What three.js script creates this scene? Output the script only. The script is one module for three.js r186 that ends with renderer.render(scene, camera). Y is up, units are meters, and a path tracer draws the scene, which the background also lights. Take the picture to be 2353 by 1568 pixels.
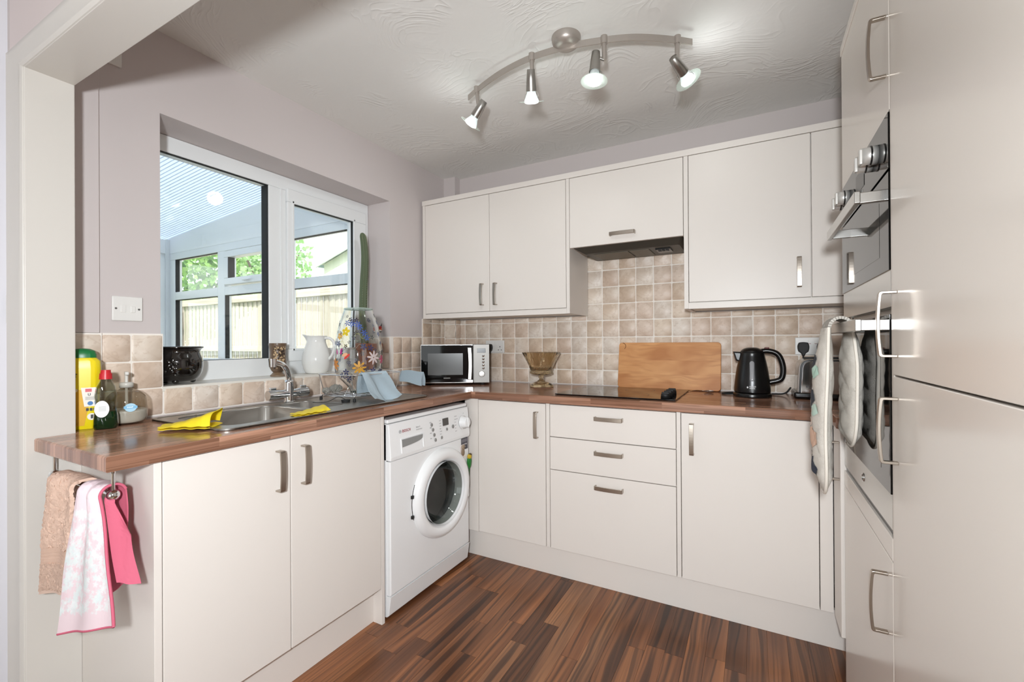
import * as THREE from 'three';
import { RoundedBoxGeometry } from 'three/addons/geometries/RoundedBoxGeometry.js';
import { mergeGeometries, mergeVertices, toCreasedNormals } from 'three/addons/utils/BufferGeometryUtils.js';

// ---------------------------------------------------------------- camera, sky, sun, flash, exposure
const scene = new THREE.Scene();
const V = (x, y, z) => new THREE.Vector3(x, y, z);
const D = Math.PI / 180;
const camera = new THREE.PerspectiveCamera(2 * Math.atan(784 / 1027.2) / D, 2353 / 1568, 0.02, 200);
{
  const yaw = 28.45 * D, pitch = 0.147 * D, roll = -0.341 * D;
  const F = V(-Math.sin(yaw) * Math.cos(pitch), Math.sin(pitch), -Math.cos(yaw) * Math.cos(pitch));
  const R = V(Math.cos(yaw), 0, -Math.sin(yaw)), U = R.clone().cross(F);
  const R2 = R.clone().multiplyScalar(Math.cos(roll)).addScaledVector(U, Math.sin(roll));
  const U2 = U.clone().multiplyScalar(Math.cos(roll)).addScaledVector(R, -Math.sin(roll));
  camera.position.set(1.954, 1.178, 2.651);
  camera.quaternion.setFromRotationMatrix(new THREE.Matrix4().makeBasis(R2, U2, F.negate()));
  camera.updateMatrixWorld();
}
const renderer = new THREE.WebGLRenderer({ antialias: true });
renderer.toneMapping = THREE.LinearToneMapping;
renderer.toneMappingExposure = 1.05;
renderer.shadowMap.enabled = true;
renderer.shadowMap.type = THREE.PCFSoftShadowMap;
scene.background = new THREE.Color().setRGB(0.97, 0.985, 1.0);   // bright even overcast
scene.backgroundIntensity = 2.3;
const sun = new THREE.DirectionalLight(new THREE.Color().setRGB(1, 0.95, 0.86), 5.5);
sun.position.set(2.5, 9, 6.5); sun.target.position.set(-3, 0, 0);
sun.castShadow = true; sun.shadow.mapSize.set(2048, 2048);
Object.assign(sun.shadow.camera, { left: -9, right: 9, top: 9, bottom: -9, near: 0.5, far: 30 });
scene.add(sun, sun.target);
const flash = new THREE.SpotLight(new THREE.Color().setRGB(0.92, 0.965, 1.0), 12.4, 0, 74 * D, 0.8, 2);   // the flash on top of the camera, tilted up
flash.position.set(1.97, 1.34, 2.96); flash.target.position.set(0.68, 1.02, 0.95);
flash.castShadow = true; flash.shadow.radius = 3; flash.shadow.mapSize.set(2048, 2048);
scene.add(flash, flash.target);

// ---------------------------------------------------------------- helpers
let seed = 7;
const rnd = () => { seed = (Math.imul(seed, 1664525) + 1013904223) >>> 0; return seed / 4294967296; };
const rr = (a, b) => a + (b - a) * rnd();
const taken = {};
function nm(n) { taken[n] = (taken[n] ?? -1) + 1; return taken[n] ? n + '_' + String(taken[n]).padStart(3, '0') : n; }
function sh(o) { o.castShadow = true; o.receiveShadow = true; return o; }
function mg(a) {
  a = [a].flat(Infinity).map((g) => {
    g = g.index ? g.toNonIndexed() : g.clone();
    for (const k of Object.keys(g.attributes)) if (!['position', 'normal', 'uv'].includes(k)) g.deleteAttribute(k);
    if (!g.attributes.normal) g.computeVertexNormals();
    if (!g.attributes.uv) g.setAttribute('uv', new THREE.BufferAttribute(new Float32Array(g.attributes.position.count * 2), 2));
    g.morphAttributes = {}; g.clearGroups();
    return g;
  });
  return a.length > 1 ? mergeGeometries(a) : a[0];
}
function thing(name, label, category, pos = [0, 0, 0], ry = 0, group) {
  const o = new THREE.Group(); o.name = nm(name); o.position.set(...pos); o.rotation.y = ry;
  o.userData = { label, category }; if (group) o.userData.group = group;
  scene.add(o); return o;
}
function single(name, label, category, geo, mat, pos = [0, 0, 0], ry = 0, group) {
  const o = sh(new THREE.Mesh(mg(geo), mat)); o.name = nm(name); o.position.set(...pos); o.rotation.y = ry;
  o.userData = { label, category }; if (group) o.userData.group = group;
  scene.add(o); return o;
}
function struct(name, geo, mat) { const o = sh(new THREE.Mesh(mg(geo), mat)); o.name = nm(name); o.userData = { kind: 'structure' }; scene.add(o); return o; }
function structG(name) { const o = new THREE.Group(); o.name = nm(name); o.userData = { kind: 'structure' }; scene.add(o); return o; }
function part(name, geo, mat, parent, label) {
  const o = sh(new THREE.Mesh(mg(geo), mat)); o.name = name; if (label) o.userData.label = label; parent.add(o); return o;
}
function stuff(name, geo, mat, parent) { const o = part(name, geo, mat, parent); o.userData.kind = 'stuff'; return o; }
const B = (w, h, d, x = 0, y = 0, z = 0, r = 0) => (r ? new RoundedBoxGeometry(w, h, d, 2, r) : new THREE.BoxGeometry(w, h, d)).translate(x, y, z);
const BX = (x0, x1, y0, y1, z0, z1, r = 0) => B(x1 - x0, y1 - y0, z1 - z0, (x0 + x1) / 2, (y0 + y1) / 2, (z0 + z1) / 2, r);
const LA = (pts, seg = 40) => new THREE.LatheGeometry(pts.map((p) => new THREE.Vector2(p[0], p[1])), seg);
function LS(pts, n = 40, seg = 40) { // lathe along a smooth curve
  const c = new THREE.CatmullRomCurve3(pts.map((p) => V(p[0], p[1], 0)), false, 'centripetal');
  return LA(c.getPoints(n).map((p) => [Math.max(p.x, 0), p.y]), seg);
}
const TB = (pts, r, seg = 24, rs = 8, closed = false) => new THREE.TubeGeometry(new THREE.CatmullRomCurve3(pts.map((p) => V(...p)), closed, 'centripetal'), seg, r, rs, closed);
const rod = (a, b, r, r2 = r, seg = 10) => { // straight rod from a to b
  const A = V(...a), Bv = V(...b), d = Bv.clone().sub(A), g = new THREE.CylinderGeometry(r2, r, d.length(), seg);
  return g.translate(0, d.length() / 2, 0).applyQuaternion(new THREE.Quaternion().setFromUnitVectors(V(0, 1, 0), d.normalize())).translate(...a);
};
const CY = (r1, r2, h, x = 0, y = 0, z = 0, axis = 'y', seg = 28) => {
  const g = new THREE.CylinderGeometry(r1, r2, h, seg);
  if (axis === 'x') g.rotateZ(-Math.PI / 2); if (axis === 'z') g.rotateX(Math.PI / 2);
  return g.translate(x, y, z);
};
function rrShape(w, h, r, cx = 0, cy = 0) {
  const s = new THREE.Shape(), x = cx - w / 2, y = cy - h / 2;
  s.moveTo(x + r, y); s.lineTo(x + w - r, y); s.absarc(x + w - r, y + r, r, -Math.PI / 2, 0);
  s.lineTo(x + w, y + h - r); s.absarc(x + w - r, y + h - r, r, 0, Math.PI / 2);
  s.lineTo(x + r, y + h); s.absarc(x + r, y + h - r, r, Math.PI / 2, Math.PI);
  s.lineTo(x, y + r); s.absarc(x + r, y + r, r, Math.PI, Math.PI * 1.5);
  return s;
}
const EX = (shape, depth, bevel = 0, cs = 12) => new THREE.ExtrudeGeometry(shape, { depth, bevelEnabled: bevel > 0, bevelSize: bevel, bevelThickness: bevel, bevelOffset: -bevel, bevelSegments: 2, curveSegments: cs });
// loops of rounded rectangles, one above the other
function loft(levels, capBottom = true, capTop = true, n = 10) {
  const rings = levels.map(({ w, d, r, y, x = 0, z = 0 }) => {
    const p = rrShape(w, d, Math.min(r, w / 2 - 1e-4, d / 2 - 1e-4)).getPoints(n); p.pop();
    return p.map((q) => [q.x + x, y, -q.y + z]);
  });
  const m = rings[0].length, pos = [], idx = [];
  rings.forEach((r) => r.forEach((p) => pos.push(...p)));
  for (let i = 0; i < rings.length - 1; i++) for (let j = 0; j < m; j++) {
    const a = i * m + j, b = i * m + (j + 1) % m; idx.push(a, b, a + m, b, b + m, a + m);
  }
  const cap = (i, up) => { const l = levels[i], c = pos.length / 3; pos.push(l.x ?? 0, l.y, l.z ?? 0); for (let j = 0; j < m; j++) { const a = i * m + j, b = i * m + (j + 1) % m; up ? idx.push(a, b, c) : idx.push(b, a, c); } };
  if (capBottom) cap(0, false); if (capTop) cap(rings.length - 1, true);
  const g = new THREE.BufferGeometry(); g.setAttribute('position', new THREE.Float32BufferAttribute(pos, 3)); g.setIndex(idx);
  return toCreasedNormals(g, 40 * D);
}
// closed slab of thickness t over a surface fn(u, v); uv kept
function sheet(fn, nu, nv, t) {
  const P = [], N = [], pos = [], uv = [], idx = [];
  for (let j = 0; j <= nv; j++) for (let i = 0; i <= nu; i++) {
    const u = i / nu, v = j / nv, e = 1e-3;
    const p = V(...fn(u, v)), a = V(...fn(Math.min(u + e, 1), v)).sub(V(...fn(Math.max(u - e, 0), v))), b = V(...fn(u, Math.min(v + e, 1))).sub(V(...fn(u, Math.max(v - e, 0))));
    P.push(p); N.push(a.cross(b).normalize());
  }
  const m = (nu + 1) * (nv + 1);
  for (const s of [0.5, -0.5]) for (let k = 0; k < m; k++) { const q = P[k].clone().addScaledVector(N[k], s * t); pos.push(q.x, q.y, q.z); uv.push((k % (nu + 1)) / nu, Math.floor(k / (nu + 1)) / nv); }
  const id = (i, j) => j * (nu + 1) + i;
  for (let j = 0; j < nv; j++) for (let i = 0; i < nu; i++) {
    const a = id(i, j), b = id(i + 1, j), c = id(i + 1, j + 1), d = id(i, j + 1);
    idx.push(a, b, c, a, c, d, m + a, m + c, m + b, m + a, m + d, m + c);
  }
  const edge = (a, b) => idx.push(a, m + a, b, b, m + a, m + b);
  for (let i = 0; i < nu; i++) { edge(id(i, 0), id(i + 1, 0)); edge(id(i + 1, nv), id(i, nv)); }
  for (let j = 0; j < nv; j++) { edge(id(0, j + 1), id(0, j)); edge(id(nu, j), id(nu, j + 1)); }
  const g = new THREE.BufferGeometry(); g.setAttribute('position', new THREE.Float32BufferAttribute(pos, 3)); g.setAttribute('uv', new THREE.Float32BufferAttribute(uv, 2)); g.setIndex(idx);
  return toCreasedNormals(g, 60 * D);
}
// uv in metres by the face's main direction; along = the world axis the grain follows
function uvm(geo, along = 'z', ou = 0, ov = 0) {
  const g = geo.index ? geo.toNonIndexed() : geo, p = g.attributes.position, n = g.attributes.normal, uv = new Float32Array(p.count * 2);
  const flat = new THREE.BufferGeometry(); flat.setAttribute('position', p); flat.computeVertexNormals(); const fn = flat.attributes.normal;
  for (let i = 0; i < p.count; i++) {
    const c = { x: p.getX(i), y: p.getY(i), z: p.getZ(i) }, a = [Math.abs(fn.getX(i)), Math.abs(fn.getY(i)), Math.abs(fn.getZ(i))];
    const k = a.indexOf(Math.max(...a)), rest = ['x', 'y', 'z'].filter((_, q) => q !== k);
    const vAx = rest.includes(along) ? along : rest[1], uAx = rest.find((q) => q !== vAx);
    uv[2 * i] = c[uAx] + ou; uv[2 * i + 1] = c[vAx] + ov;
  }
  g.setAttribute('uv', new THREE.BufferAttribute(uv, 2)); return g;
}
const turn = (g, x = 0, y = 0, z = 0) => g.applyMatrix4(new THREE.Matrix4().makeRotationFromEuler(new THREE.Euler(x, y, z)));

// ---------------------------------------------------------------- textures
function hsh(x, y, s) { let h = Math.imul(x, 374761393) + Math.imul(y, 668265263) + Math.imul(s, 1274126177); h = Math.imul(h ^ (h >>> 13), 1274126177); h = Math.imul(h ^ (h >>> 15), 2246822519); return ((h ^ (h >>> 16)) >>> 0) / 4294967296; }
function pn(x, y, px, py, s) {
  const xi = Math.floor(x), yi = Math.floor(y); let fx = x - xi, fy = y - yi; fx = fx * fx * (3 - 2 * fx); fy = fy * fy * (3 - 2 * fy);
  const m = (a, b) => ((a % b) + b) % b, x0 = m(xi, px), x1 = m(xi + 1, px), y0 = m(yi, py), y1 = m(yi + 1, py);
  return (hsh(x0, y0, s) * (1 - fx) + hsh(x1, y0, s) * fx) * (1 - fy) + (hsh(x0, y1, s) * (1 - fx) + hsh(x1, y1, s) * fx) * fy;
}
function fbm(u, v, fx, fy, o, s = 1) { let t = 0, a = 0.5, n = 0; for (let i = 0; i < o; i++) { t += a * pn(u * fx, v * fy, fx, fy, s + i); n += a; a *= 0.5; fx *= 2; fy *= 2; } return t / n; }
function tex(w, h, mw, mh, fn, srgb = true) {
  const d = new Uint8Array(w * h * 4);
  for (let y = 0; y < h; y++) for (let x = 0; x < w; x++) { const c = fn(x / w, y / h), k = (y * w + x) * 4; d[k] = c[0]; d[k + 1] = c[1] ?? c[0]; d[k + 2] = c[2] ?? c[0]; d[k + 3] = 255; }
  const t = new THREE.DataTexture(d, w, h); t.wrapS = t.wrapT = THREE.RepeatWrapping; t.magFilter = THREE.LinearFilter; t.minFilter = THREE.LinearMipmapLinearFilter; t.generateMipmaps = true;
  if (srgb) t.colorSpace = THREE.SRGBColorSpace; t.repeat.set(1 / mw, 1 / mh); t.needsUpdate = true; return t;
}
const mix = (a, b, t) => a.map((q, i) => q + (b[i] - q) * Math.min(1, Math.max(0, t)));
const cl = (x, a = 0, b = 1) => Math.min(b, Math.max(a, x));
const floorTex = tex(512, 1024, 0.5, 1.4, (u, v) => {
  const wp = fbm(u, v, 4, 3, 3, 11) - 0.5, b = fbm(u + wp * 0.06, v, 14, 2, 3, 21), g = fbm(u + wp * 0.05, v, 84, 4, 3, 31), r = fbm(u + wp * 0.1, v, 40, 2, 2, 41);
  let c = mix([108, 71, 48], [182, 127, 85], (b - 0.24) * 1.6);
  c = mix(c, [62, 41, 29], cl((g - 0.5) * 3.2) * 0.34); c = mix(c, [56, 37, 27], cl((r - 0.62) * 6) * 0.55);
  return c;
});
const rowsW = 10, stave = (u, v) => { const i = Math.floor(u * rowsW) % rowsW, off = hsh(i, 3, 5), n = 3 + (hsh(i, 8, 2) > 0.5 ? 1 : 0), j = Math.floor(((v + off) % 1) * n); return [i, j, hsh(i, j, 77)]; };
const worktopTex = tex(512, 1024, 0.42, 1.3, (u, v) => {
  const [i, j, t] = stave(u, v), wp = fbm(u, v, 5, 3, 2, 5) - 0.5, g = fbm(u + wp * 0.03 + j * 0.31, v + i * 0.17, 90, 6, 3, 9), b = fbm(u + j * 0.13, v, 20, 3, 2, 15);
  let c = mix([134, 95, 75], [208, 160, 134], t * 0.85 + (b - 0.5) * 0.7);
  c = mix(c, [88, 58, 40], cl((g - 0.5) * 3) * 0.5);
  const e = (u * rowsW) % 1; if (e < 0.025) c = mix(c, [60, 36, 24], 0.5);
  return c;
});
const stoneTex = tex(512, 512, 0.6, 0.6, (u, v) => {
  const wp = fbm(u, v, 5, 5, 3, 51) - 0.5, a = fbm(u + wp * 0.1, v + wp * 0.1, 9, 9, 4, 61), vn = fbm(u + wp * 0.25, v - wp * 0.2, 12, 12, 3, 71), sp = fbm(u, v, 60, 60, 2, 81);
  let c = mix([214, 197, 181], [240, 230, 219], (a - 0.3) * 2.2);
  c = mix(c, [198, 176, 157], cl(1 - Math.abs(vn - 0.5) * 22) * 0.3); c = mix(c, [203, 184, 167], cl((sp - 0.66) * 7) * 0.4);
  return c;
});
const stoneBump = tex(256, 256, 0.3, 0.3, (u, v) => { const a = fbm(u, v, 12, 12, 4, 91); return [a * 255]; }, false);
const artexBump = tex(1024, 1024, 1.6, 1.6, (u, v) => {
  const wu = fbm(u, v, 6, 6, 2, 101) - 0.5, wv = fbm(u, v, 6, 6, 2, 111) - 0.5;
  const a = fbm(u + wu * 0.35, v + wv * 0.35, 26, 60, 2, 121), m = fbm(u, v, 9, 9, 3, 131), f = fbm(u, v, 90, 90, 2, 141);
  return [255 * cl(Math.pow(1 - Math.abs(2 * a - 1), 5) * cl((m - 0.42) * 5) * 0.8 + f * 0.18)];
}, false);
const terryBump = tex(256, 256, 0.08, 0.08, (u, v) => [255 * fbm(u, v, 28, 36, 3, 151)], false);
const boardTex = tex(512, 512, 0.6, 0.4, (u, v) => {
  const k = Math.floor(v * 5), wp = fbm(u, v, 4, 4, 3, 161) - 0.5, g = fbm(u + k * 0.37, v + wp * 0.12, 5, 40, 3, 171), b = fbm(u + k * 0.29 + wp * 0.2, v + wp * 0.2, 4, 6, 3, 181);
  return mix(mix([188, 122, 66], [220, 160, 102], (b - 0.28) * 2.2), [164, 98, 50], cl((g - 0.52) * 2.5) * 0.4);
});
const fenceTex = tex(256, 512, 0.25, 1.2, (u, v) => mix([214, 205, 192], [166, 155, 140], fbm(u, v, 24, 3, 3, 191) * 0.9));
function canvasTex(w, h, draw) { const c = document.createElement('canvas'); c.width = w; c.height = h; const x = c.getContext('2d'); draw(x, w, h); const t = new THREE.CanvasTexture(c); t.colorSpace = THREE.SRGBColorSpace; return t; }
function decal(parent, name, w, h, pw, ph, draw, opt = {}) { // thin print: a flat plane in its own xy, with see-through ground
  const m = new THREE.MeshStandardMaterial({ map: canvasTex(pw, ph, draw), transparent: opt.clear !== false, roughness: opt.rough ?? 0.5 });
  const o = new THREE.Mesh(new THREE.PlaneGeometry(w, h), m); o.name = name; o.receiveShadow = true; parent.add(o); return o;
}

// ---------------------------------------------------------------- materials
const std = (color, roughness = 0.5, o = {}) => new THREE.MeshStandardMaterial({ color, roughness, ...o });
const phy = (color, roughness = 0.5, o = {}) => new THREE.MeshPhysicalMaterial({ color, roughness, ...o });
const glassM = (color, o = {}) => phy(color, 0.02, { transmission: 1, thickness: 0, ior: 1.5, side: THREE.DoubleSide, ...o });
const M = {
  door: phy('#e6dfd8', 0.36, { specularIntensity: 0.6 }), doorTall: std('#e4dcd3', 0.19), carcass: std('#e6dfd6', 0.4),
  wall: std('#cfc6c4', 0.9), wallNear: std('#dcd0ce', 0.9), white: std('#e9e7e3', 0.35), upvc: std('#eef0f0', 0.25), lining: std('#d5d0c9', 0.35),
  ceiling: std('#e8e6e2', 0.75, { bumpMap: artexBump, bumpScale: 0.002 }),
  grout: std('#f4eee6', 0.9), sill: std('#e9e4da', 0.35),
  floorBase: std('#3c261b', 0.6), dark: std('#0b0a09', 0.6), black: std('#101010', 0.25), blackMatt: std('#141414', 0.6), rubber: std('#1a1a1a', 0.7), shadowGap: std('#2a241e', 0.9),
  nickel: std('#b4aa9f', 0.3, { metalness: 1 }), chrome: std('#e6e8ea', 0.07, { metalness: 1 }), steel: std('#c9c7c3', 0.25, { metalness: 1 }), steelSoft: std('#a9a6a1', 0.36, { metalness: 1 }), satin: std('#cfccc7', 0.42, { metalness: 0.55 }), lampMetal: std('#b3aba4', 0.4, { metalness: 0.7 }),
  blackGlass: phy('#070707', 0.04), winGlass: glassM('#fbfdfd'), clear: glassM('#ffffff'),
  worktop: std('#ffffff', 0.16, { map: worktopTex }), board: std('#ffffff', 0.5, { map: boardTex }),
  appliance: std('#f1f1f1', 0.25), fence: std('#ffffff', 0.85, { map: fenceTex }),
};
const plankMats = ['#ffffff', '#e6dad3', '#fff1e4', '#cbbdb5', '#b3a59d', '#f3e2d4'].map((c) => std(c, 0.3, { map: floorTex }));
const tileMats = ['#ffffff', '#f8f0ea', '#fbf4ec', '#f2e9df', '#f9f0ea', '#fffdfa'].map((c) => std(c, 0.42, { map: stoneTex, bumpMap: stoneBump, bumpScale: 0.0012 }));

// ---------------------------------------------------------------- the kitchen shell
const H = 2.352;
const ceilingK = struct('ceiling', uvm(BX(-0.02, 2.86, H, H + 0.2, -0.1, 2.19), 'z'), M.ceiling);
const wallLeft = struct('wall_left', [
  BX(-0.3, 0, -0.2, 1.002, -0.1, 2.19), BX(-0.3, 0, 2.045, H + 0.2, -0.1, 2.19),
  BX(-0.3, 0, 1.002, 2.045, -0.1, 0.604), BX(-0.3, 0, 1.002, 2.045, 1.806, 2.19)], M.wall);
const wallBack = struct('wall_back', [BX(0, 2.86, -0.2, H, -0.1, 0), BX(0, 0.098, 0.87, H, 0, 0.06)], M.wall);
struct('wall_right', BX(2.86, 2.96, -0.2, H + 0.2, -0.1, 2.19), M.wall);
struct('wall_front', [BX(0, 0.12, 0, H, 2.09, 2.19), BX(0.12, 2.86, 1.988, H, 2.09, 2.19), BX(2.34, 2.86, 0, 1.988, 2.09, 2.19)], M.wallNear);
struct('trim_1', BX(0, 0.009, 1.218, H, 1.986, 2.088, 0.002), M.wall);          // shallow boxing beside the opening
struct('trim_2', [BX(0.118, 0.138, 0, 1.988, 2.087, 2.196, 0.003), BX(0.118, 2.34, 1.968, 1.99, 2.087, 2.196, 0.003), BX(0.118, 0.138, 0, 0.868, 2.0752, 2.09)], M.lining);  // lining of the opening
{ // moulded architrave on the near face: a stepped section, upright and head mitred
  const sec = [[0, 0], [0, 0.016], [0.008, 0.02], [0.03, 0.018], [0.068, 0.012], [0.08, 0.013], [0.092, 0.008], [0.094, 0]], pos = [], idx = [];
  for (const [a, t] of sec) { const x = 0.042 + a, y = 1.968 + (0.094 - a) * 0.66, z = 2.19 + t; pos.push(x, 0, z, x, y, z, 2.4, y, z); }
  for (let i = 0; i < sec.length - 1; i++) for (const k of [0, 1]) { const p = i * 3 + k, q = p + 3; idx.push(p, q, q + 1, p, q + 1, p + 1); }
  const g = new THREE.BufferGeometry(); g.setAttribute('position', new THREE.Float32BufferAttribute(pos, 3)); g.setIndex(idx);
  struct('trim_3', toCreasedNormals(g, 30 * D), M.lining);
}
struct('trim_4', BX(-0.185, 0.006, 1.0, 1.019, 0.604, 1.806, 0.003), M.sill);   // window board
// the room on the camera's side of the opening
struct('wall_dining_left', BX(-0.32, -0.02, -0.2, H + 0.2, 2.19, 5.7), std('#dcdbe0', 0.9));
struct('wall_dining_right', BX(3.7, 3.9, -0.2, H + 0.2, 2.19, 5.7), M.wallNear);
struct('wall_dining_front', [BX(2.86, 3.9, -0.2, H + 0.2, 2.09, 2.19)], M.wallNear);
struct('wall_dining_back', [BX(-0.3, 0.7, -0.2, H + 0.2, 5.6, 5.8), BX(3.0, 3.9, -0.2, H + 0.2, 5.6, 5.8), BX(0.7, 3.0, 2.1, H + 0.2, 5.6, 5.8), BX(0.7, 3.0, -0.2, 0.05, 5.6, 5.8)], M.wallNear);
struct('ceiling_dining', BX(-0.3, 3.9, H, H + 0.2, 2.19, 5.8), M.ceiling);
struct('floor_dining', BX(-0.1, 3.8, -0.2, 0, 2.3, 5.7), std('#b9a48f', 0.8));
{ // patio doors of that room
  const w = structG('window_3');
  for (const x of [0.7, 1.85]) {
    part('door_frame', [BX(x, x + 0.07, 0.05, 2.1, 5.66, 5.72), BX(x + 1.08, x + 1.15, 0.05, 2.1, 5.66, 5.72), BX(x + 0.07, x + 1.08, 0.05, 0.13, 5.66, 5.72), BX(x + 0.07, x + 1.08, 2.03, 2.1, 5.66, 5.72)], M.upvc, w);
    part('pane', BX(x + 0.07, x + 1.08, 0.13, 2.03, 5.688, 5.69), M.winGlass, w);
  }
}

// floor: narrow walnut strips
const floorS = struct('floor', BX(-0.02, 2.86, -0.2, -0.008, -0.1, 2.3), M.floorBase);
{
  const w = 0.0685, cache = {};
  const geo = (len, k) => { const L = Math.round(len * 100) / 100, key = L + '|' + k; return cache[key] ??= uvm(B(w - 0.0007, 0.0085, L - 0.0008), 'z', k * 0.083, k * 0.23 + L); };
  for (let c = 0; c < 28; c++) {
    const x = 0.415 + w * (c + 0.5); let z = 0.3 + rnd() * 0.2; let fixed = c === 10 ? [0.29, 0.30, 0.5] : null, n = 0, last = -1;
    if (c === 10) z = 0.3; if (c === 6) z = 0.34;
    while (z < 2.3) {
      let len = fixed && n < 3 ? [0.29, 0.505, 0.6][n] : [0.42, 0.5, 0.62, 0.75, 0.9][Math.floor(rnd() * 5)];
      if (c === 6 && n === 0) len = 1.0 - 0.5; if (c === 6 && n === 1) len = 0.5;
      len = Math.min(Math.round(len * 100) / 100, Math.round((2.3 - z) * 100) / 100); if (len < 0.03) break;
      let m = Math.floor(rnd() * 6); if (m === last) m = (m + 1) % 6; last = m; if (c === 10 && n === 1) m = 4;
      const o = sh(new THREE.Mesh(geo(len, Math.floor(rnd() * 12)), plankMats[m])); o.name = 'plank'; o.position.set(x, -0.0042 - rnd() * 0.0002, z + len / 2); floorS.add(o);
      z += len; n++;
    }
  }
}

// wall tiles, each its own piece
const tileCache = {};
function tileGeo(w, h, k) {
  const key = w.toFixed(3) + h.toFixed(3) + k; if (tileCache[key]) return tileCache[key];
  const o = [], hw = w / 2, hh = h / 2, j = () => (hsh(Math.round(w * 1000), o.length + k * 31, 7 + o.length) - 0.5) * 0.0016, c = 0.0038;
  for (const [x, y] of [[-hw + c, -hh], [hw - c, -hh], [hw, -hh + c], [hw, hh - c], [hw - c, hh], [-hw + c, hh], [-hw, hh - c], [-hw, -hh + c]]) o.push([x + j(), y + j()]);
  const pos = [], idx = [], t = 0.0062, inset = 0.003, n = 8;
  const f = (s) => Math.max(0, 1 - inset / Math.max(hw, hh) * s);
  for (const [q, z] of [[o, 0], [o, t - 0.0025], [o.map((p) => [p[0] - Math.sign(p[0]) * inset, p[1] - Math.sign(p[1]) * inset]), t]]) for (const p of q) pos.push(p[0], p[1], z);
  for (let r = 0; r < 2; r++) for (let i = 0; i < n; i++) { const a = r * n + i, b = r * n + (i + 1) % n; idx.push(a, b, b + n, a, b + n, a + n); }
  for (let i = 1; i < n - 1; i++) idx.push(16, 16 + i, 17 + i);
  let g = new THREE.BufferGeometry(); g.setAttribute('position', new THREE.Float32BufferAttribute(pos, 3)); g.setIndex(idx);
  g = toCreasedNormals(g, 50 * D); const p = g.attributes.position, uv = new Float32Array(p.count * 2);
  for (let i = 0; i < p.count; i++) { uv[2 * i] = p.getX(i) + k * 0.137; uv[2 * i + 1] = p.getY(i) + k * 0.211; }
  g.setAttribute('uv', new THREE.BufferAttribute(uv, 2)); return tileCache[key] = g;
}
function tile(parent, face, a0, a1, y0, y1, d) { // face 'z': on a wall facing +z at z = d, a = x; face 'x': facing +x at x = d, a = z
  const gap = 0.0052, w = a1 - a0 - gap, h = y1 - y0 - gap; if (w < 0.012 || h < 0.01) return;
  const o = sh(new THREE.Mesh(tileGeo(w, h, Math.floor(rnd() * 5)), tileMats[Math.floor(rnd() * 6)])); o.name = 'tile';
  const c = (a0 + a1) / 2, y = (y0 + y1) / 2;
  if (face === 'z') o.position.set(c, y, d); else { o.position.set(d, y, c); o.rotation.y = Math.PI / 2; }
  o.rotation.z = (rnd() - 0.5) * 0.008; parent.add(o);
}
part('grout', [BX(0.1, 2.85, 0.912, 1.338, 0, 0.0035), BX(1.05, 1.66, 1.338, 1.71, 0, 0.0035), BX(0, 0.1005, 0.912, 1.338, 0.06, 0.0635), BX(0.098, 0.1015, 0.912, 1.338, 0.0, 0.0635)], M.grout, wallBack);
part('grout', [BX(0, 0.0035, 0.912, 1.216, 0.06, 0.604), BX(0, 0.0035, 1.216, 1.338, 0.06, 0.308), BX(0, 0.0035, 0.912, 1.014, 0.604, 1.8), BX(0, 0.0035, 0.912, 1.217, 1.8, 1.982), BX(0, 0.0125, 0.912, 1.217, 1.982, 2.088), BX(-0.18, 0.0, 1.02, 1.216, 0.602, 0.6075), BX(-0.001, 0.009, 1.019, 1.217, 0.588, 0.6125)], M.grout, wallLeft);
const yB = [0.913, 1.003, 1.104, 1.205, 1.306, 1.339, 1.407, 1.508, 1.609, 1.705];
const xB = [0.102, 0.1415]; for (let i = 0; i < 25; i++) xB.push(0.2418 + 0.1004 * i);
for (let i = 0; i < xB.length - 1; i++) for (let r = 0; r < 5; r++) { if (xB[i] > 2.45) continue; tile(wallBack, 'z', xB[i], xB[i + 1], yB[r], r === 4 && xB[i] > 1.04 && xB[i + 1] < 1.66 ? 1.407 : yB[r + 1], 0.0015); }
for (let i = 0; i < xB.length - 1; i++) if (xB[i + 1] > 1.06 && xB[i] < 1.66) for (let r = 6; r < 9; r++) tile(wallBack, 'z', Math.max(xB[i], 1.05), Math.min(xB[i + 1], 1.665), yB[r], yB[r + 1], 0.0015);
for (let r = 0; r < 5; r++) { tile(wallBack, 'z', 0.006, 0.1, yB[r], yB[r + 1], 0.0615); tile(wallBack, 'x', 0.004, 0.064, yB[r], yB[r + 1], 0.0995); }
const yL = [0.915, 1.016, 1.115, 1.214, 1.31, 1.338];
for (let r = 0; r < 3; r++) {
  for (const [a, b] of [[0.317, 0.416], [0.416, 0.506], [0.506, 0.585]]) tile(wallLeft, 'x', a, b, yL[r], yL[r + 1], 0.0015);
  for (const [a, b] of [[1.801, 1.898], [1.898, 1.981]]) tile(wallLeft, 'x', a, b, yL[r], yL[r + 1], 0.0015);
  tile(wallLeft, 'x', 1.983, 2.083, yL[r], yL[r + 1], 0.0105);
}
for (let r = 0; r < 5; r++) for (const [a, b] of [[0.066, 0.11], [0.11, 0.209], [0.209, 0.307]]) tile(wallLeft, 'x', a, b, yL[r], yL[r + 1], 0.0015);
for (let k = 0; k < 13; k++) { const b = 1.799 - 0.0985 * k, a = Math.max(b - 0.0985, 0.59); tile(wallLeft, 'x', a, b, 0.915, 1.013, 0.0015); }
for (const r of [1, 2]) for (const [a, b] of [[-0.182, -0.1], [-0.1, -0.003]]) tile(wallLeft, 'z', a, b, r === 1 ? 1.021 : yL[r], yL[r + 1], 0.606);

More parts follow.
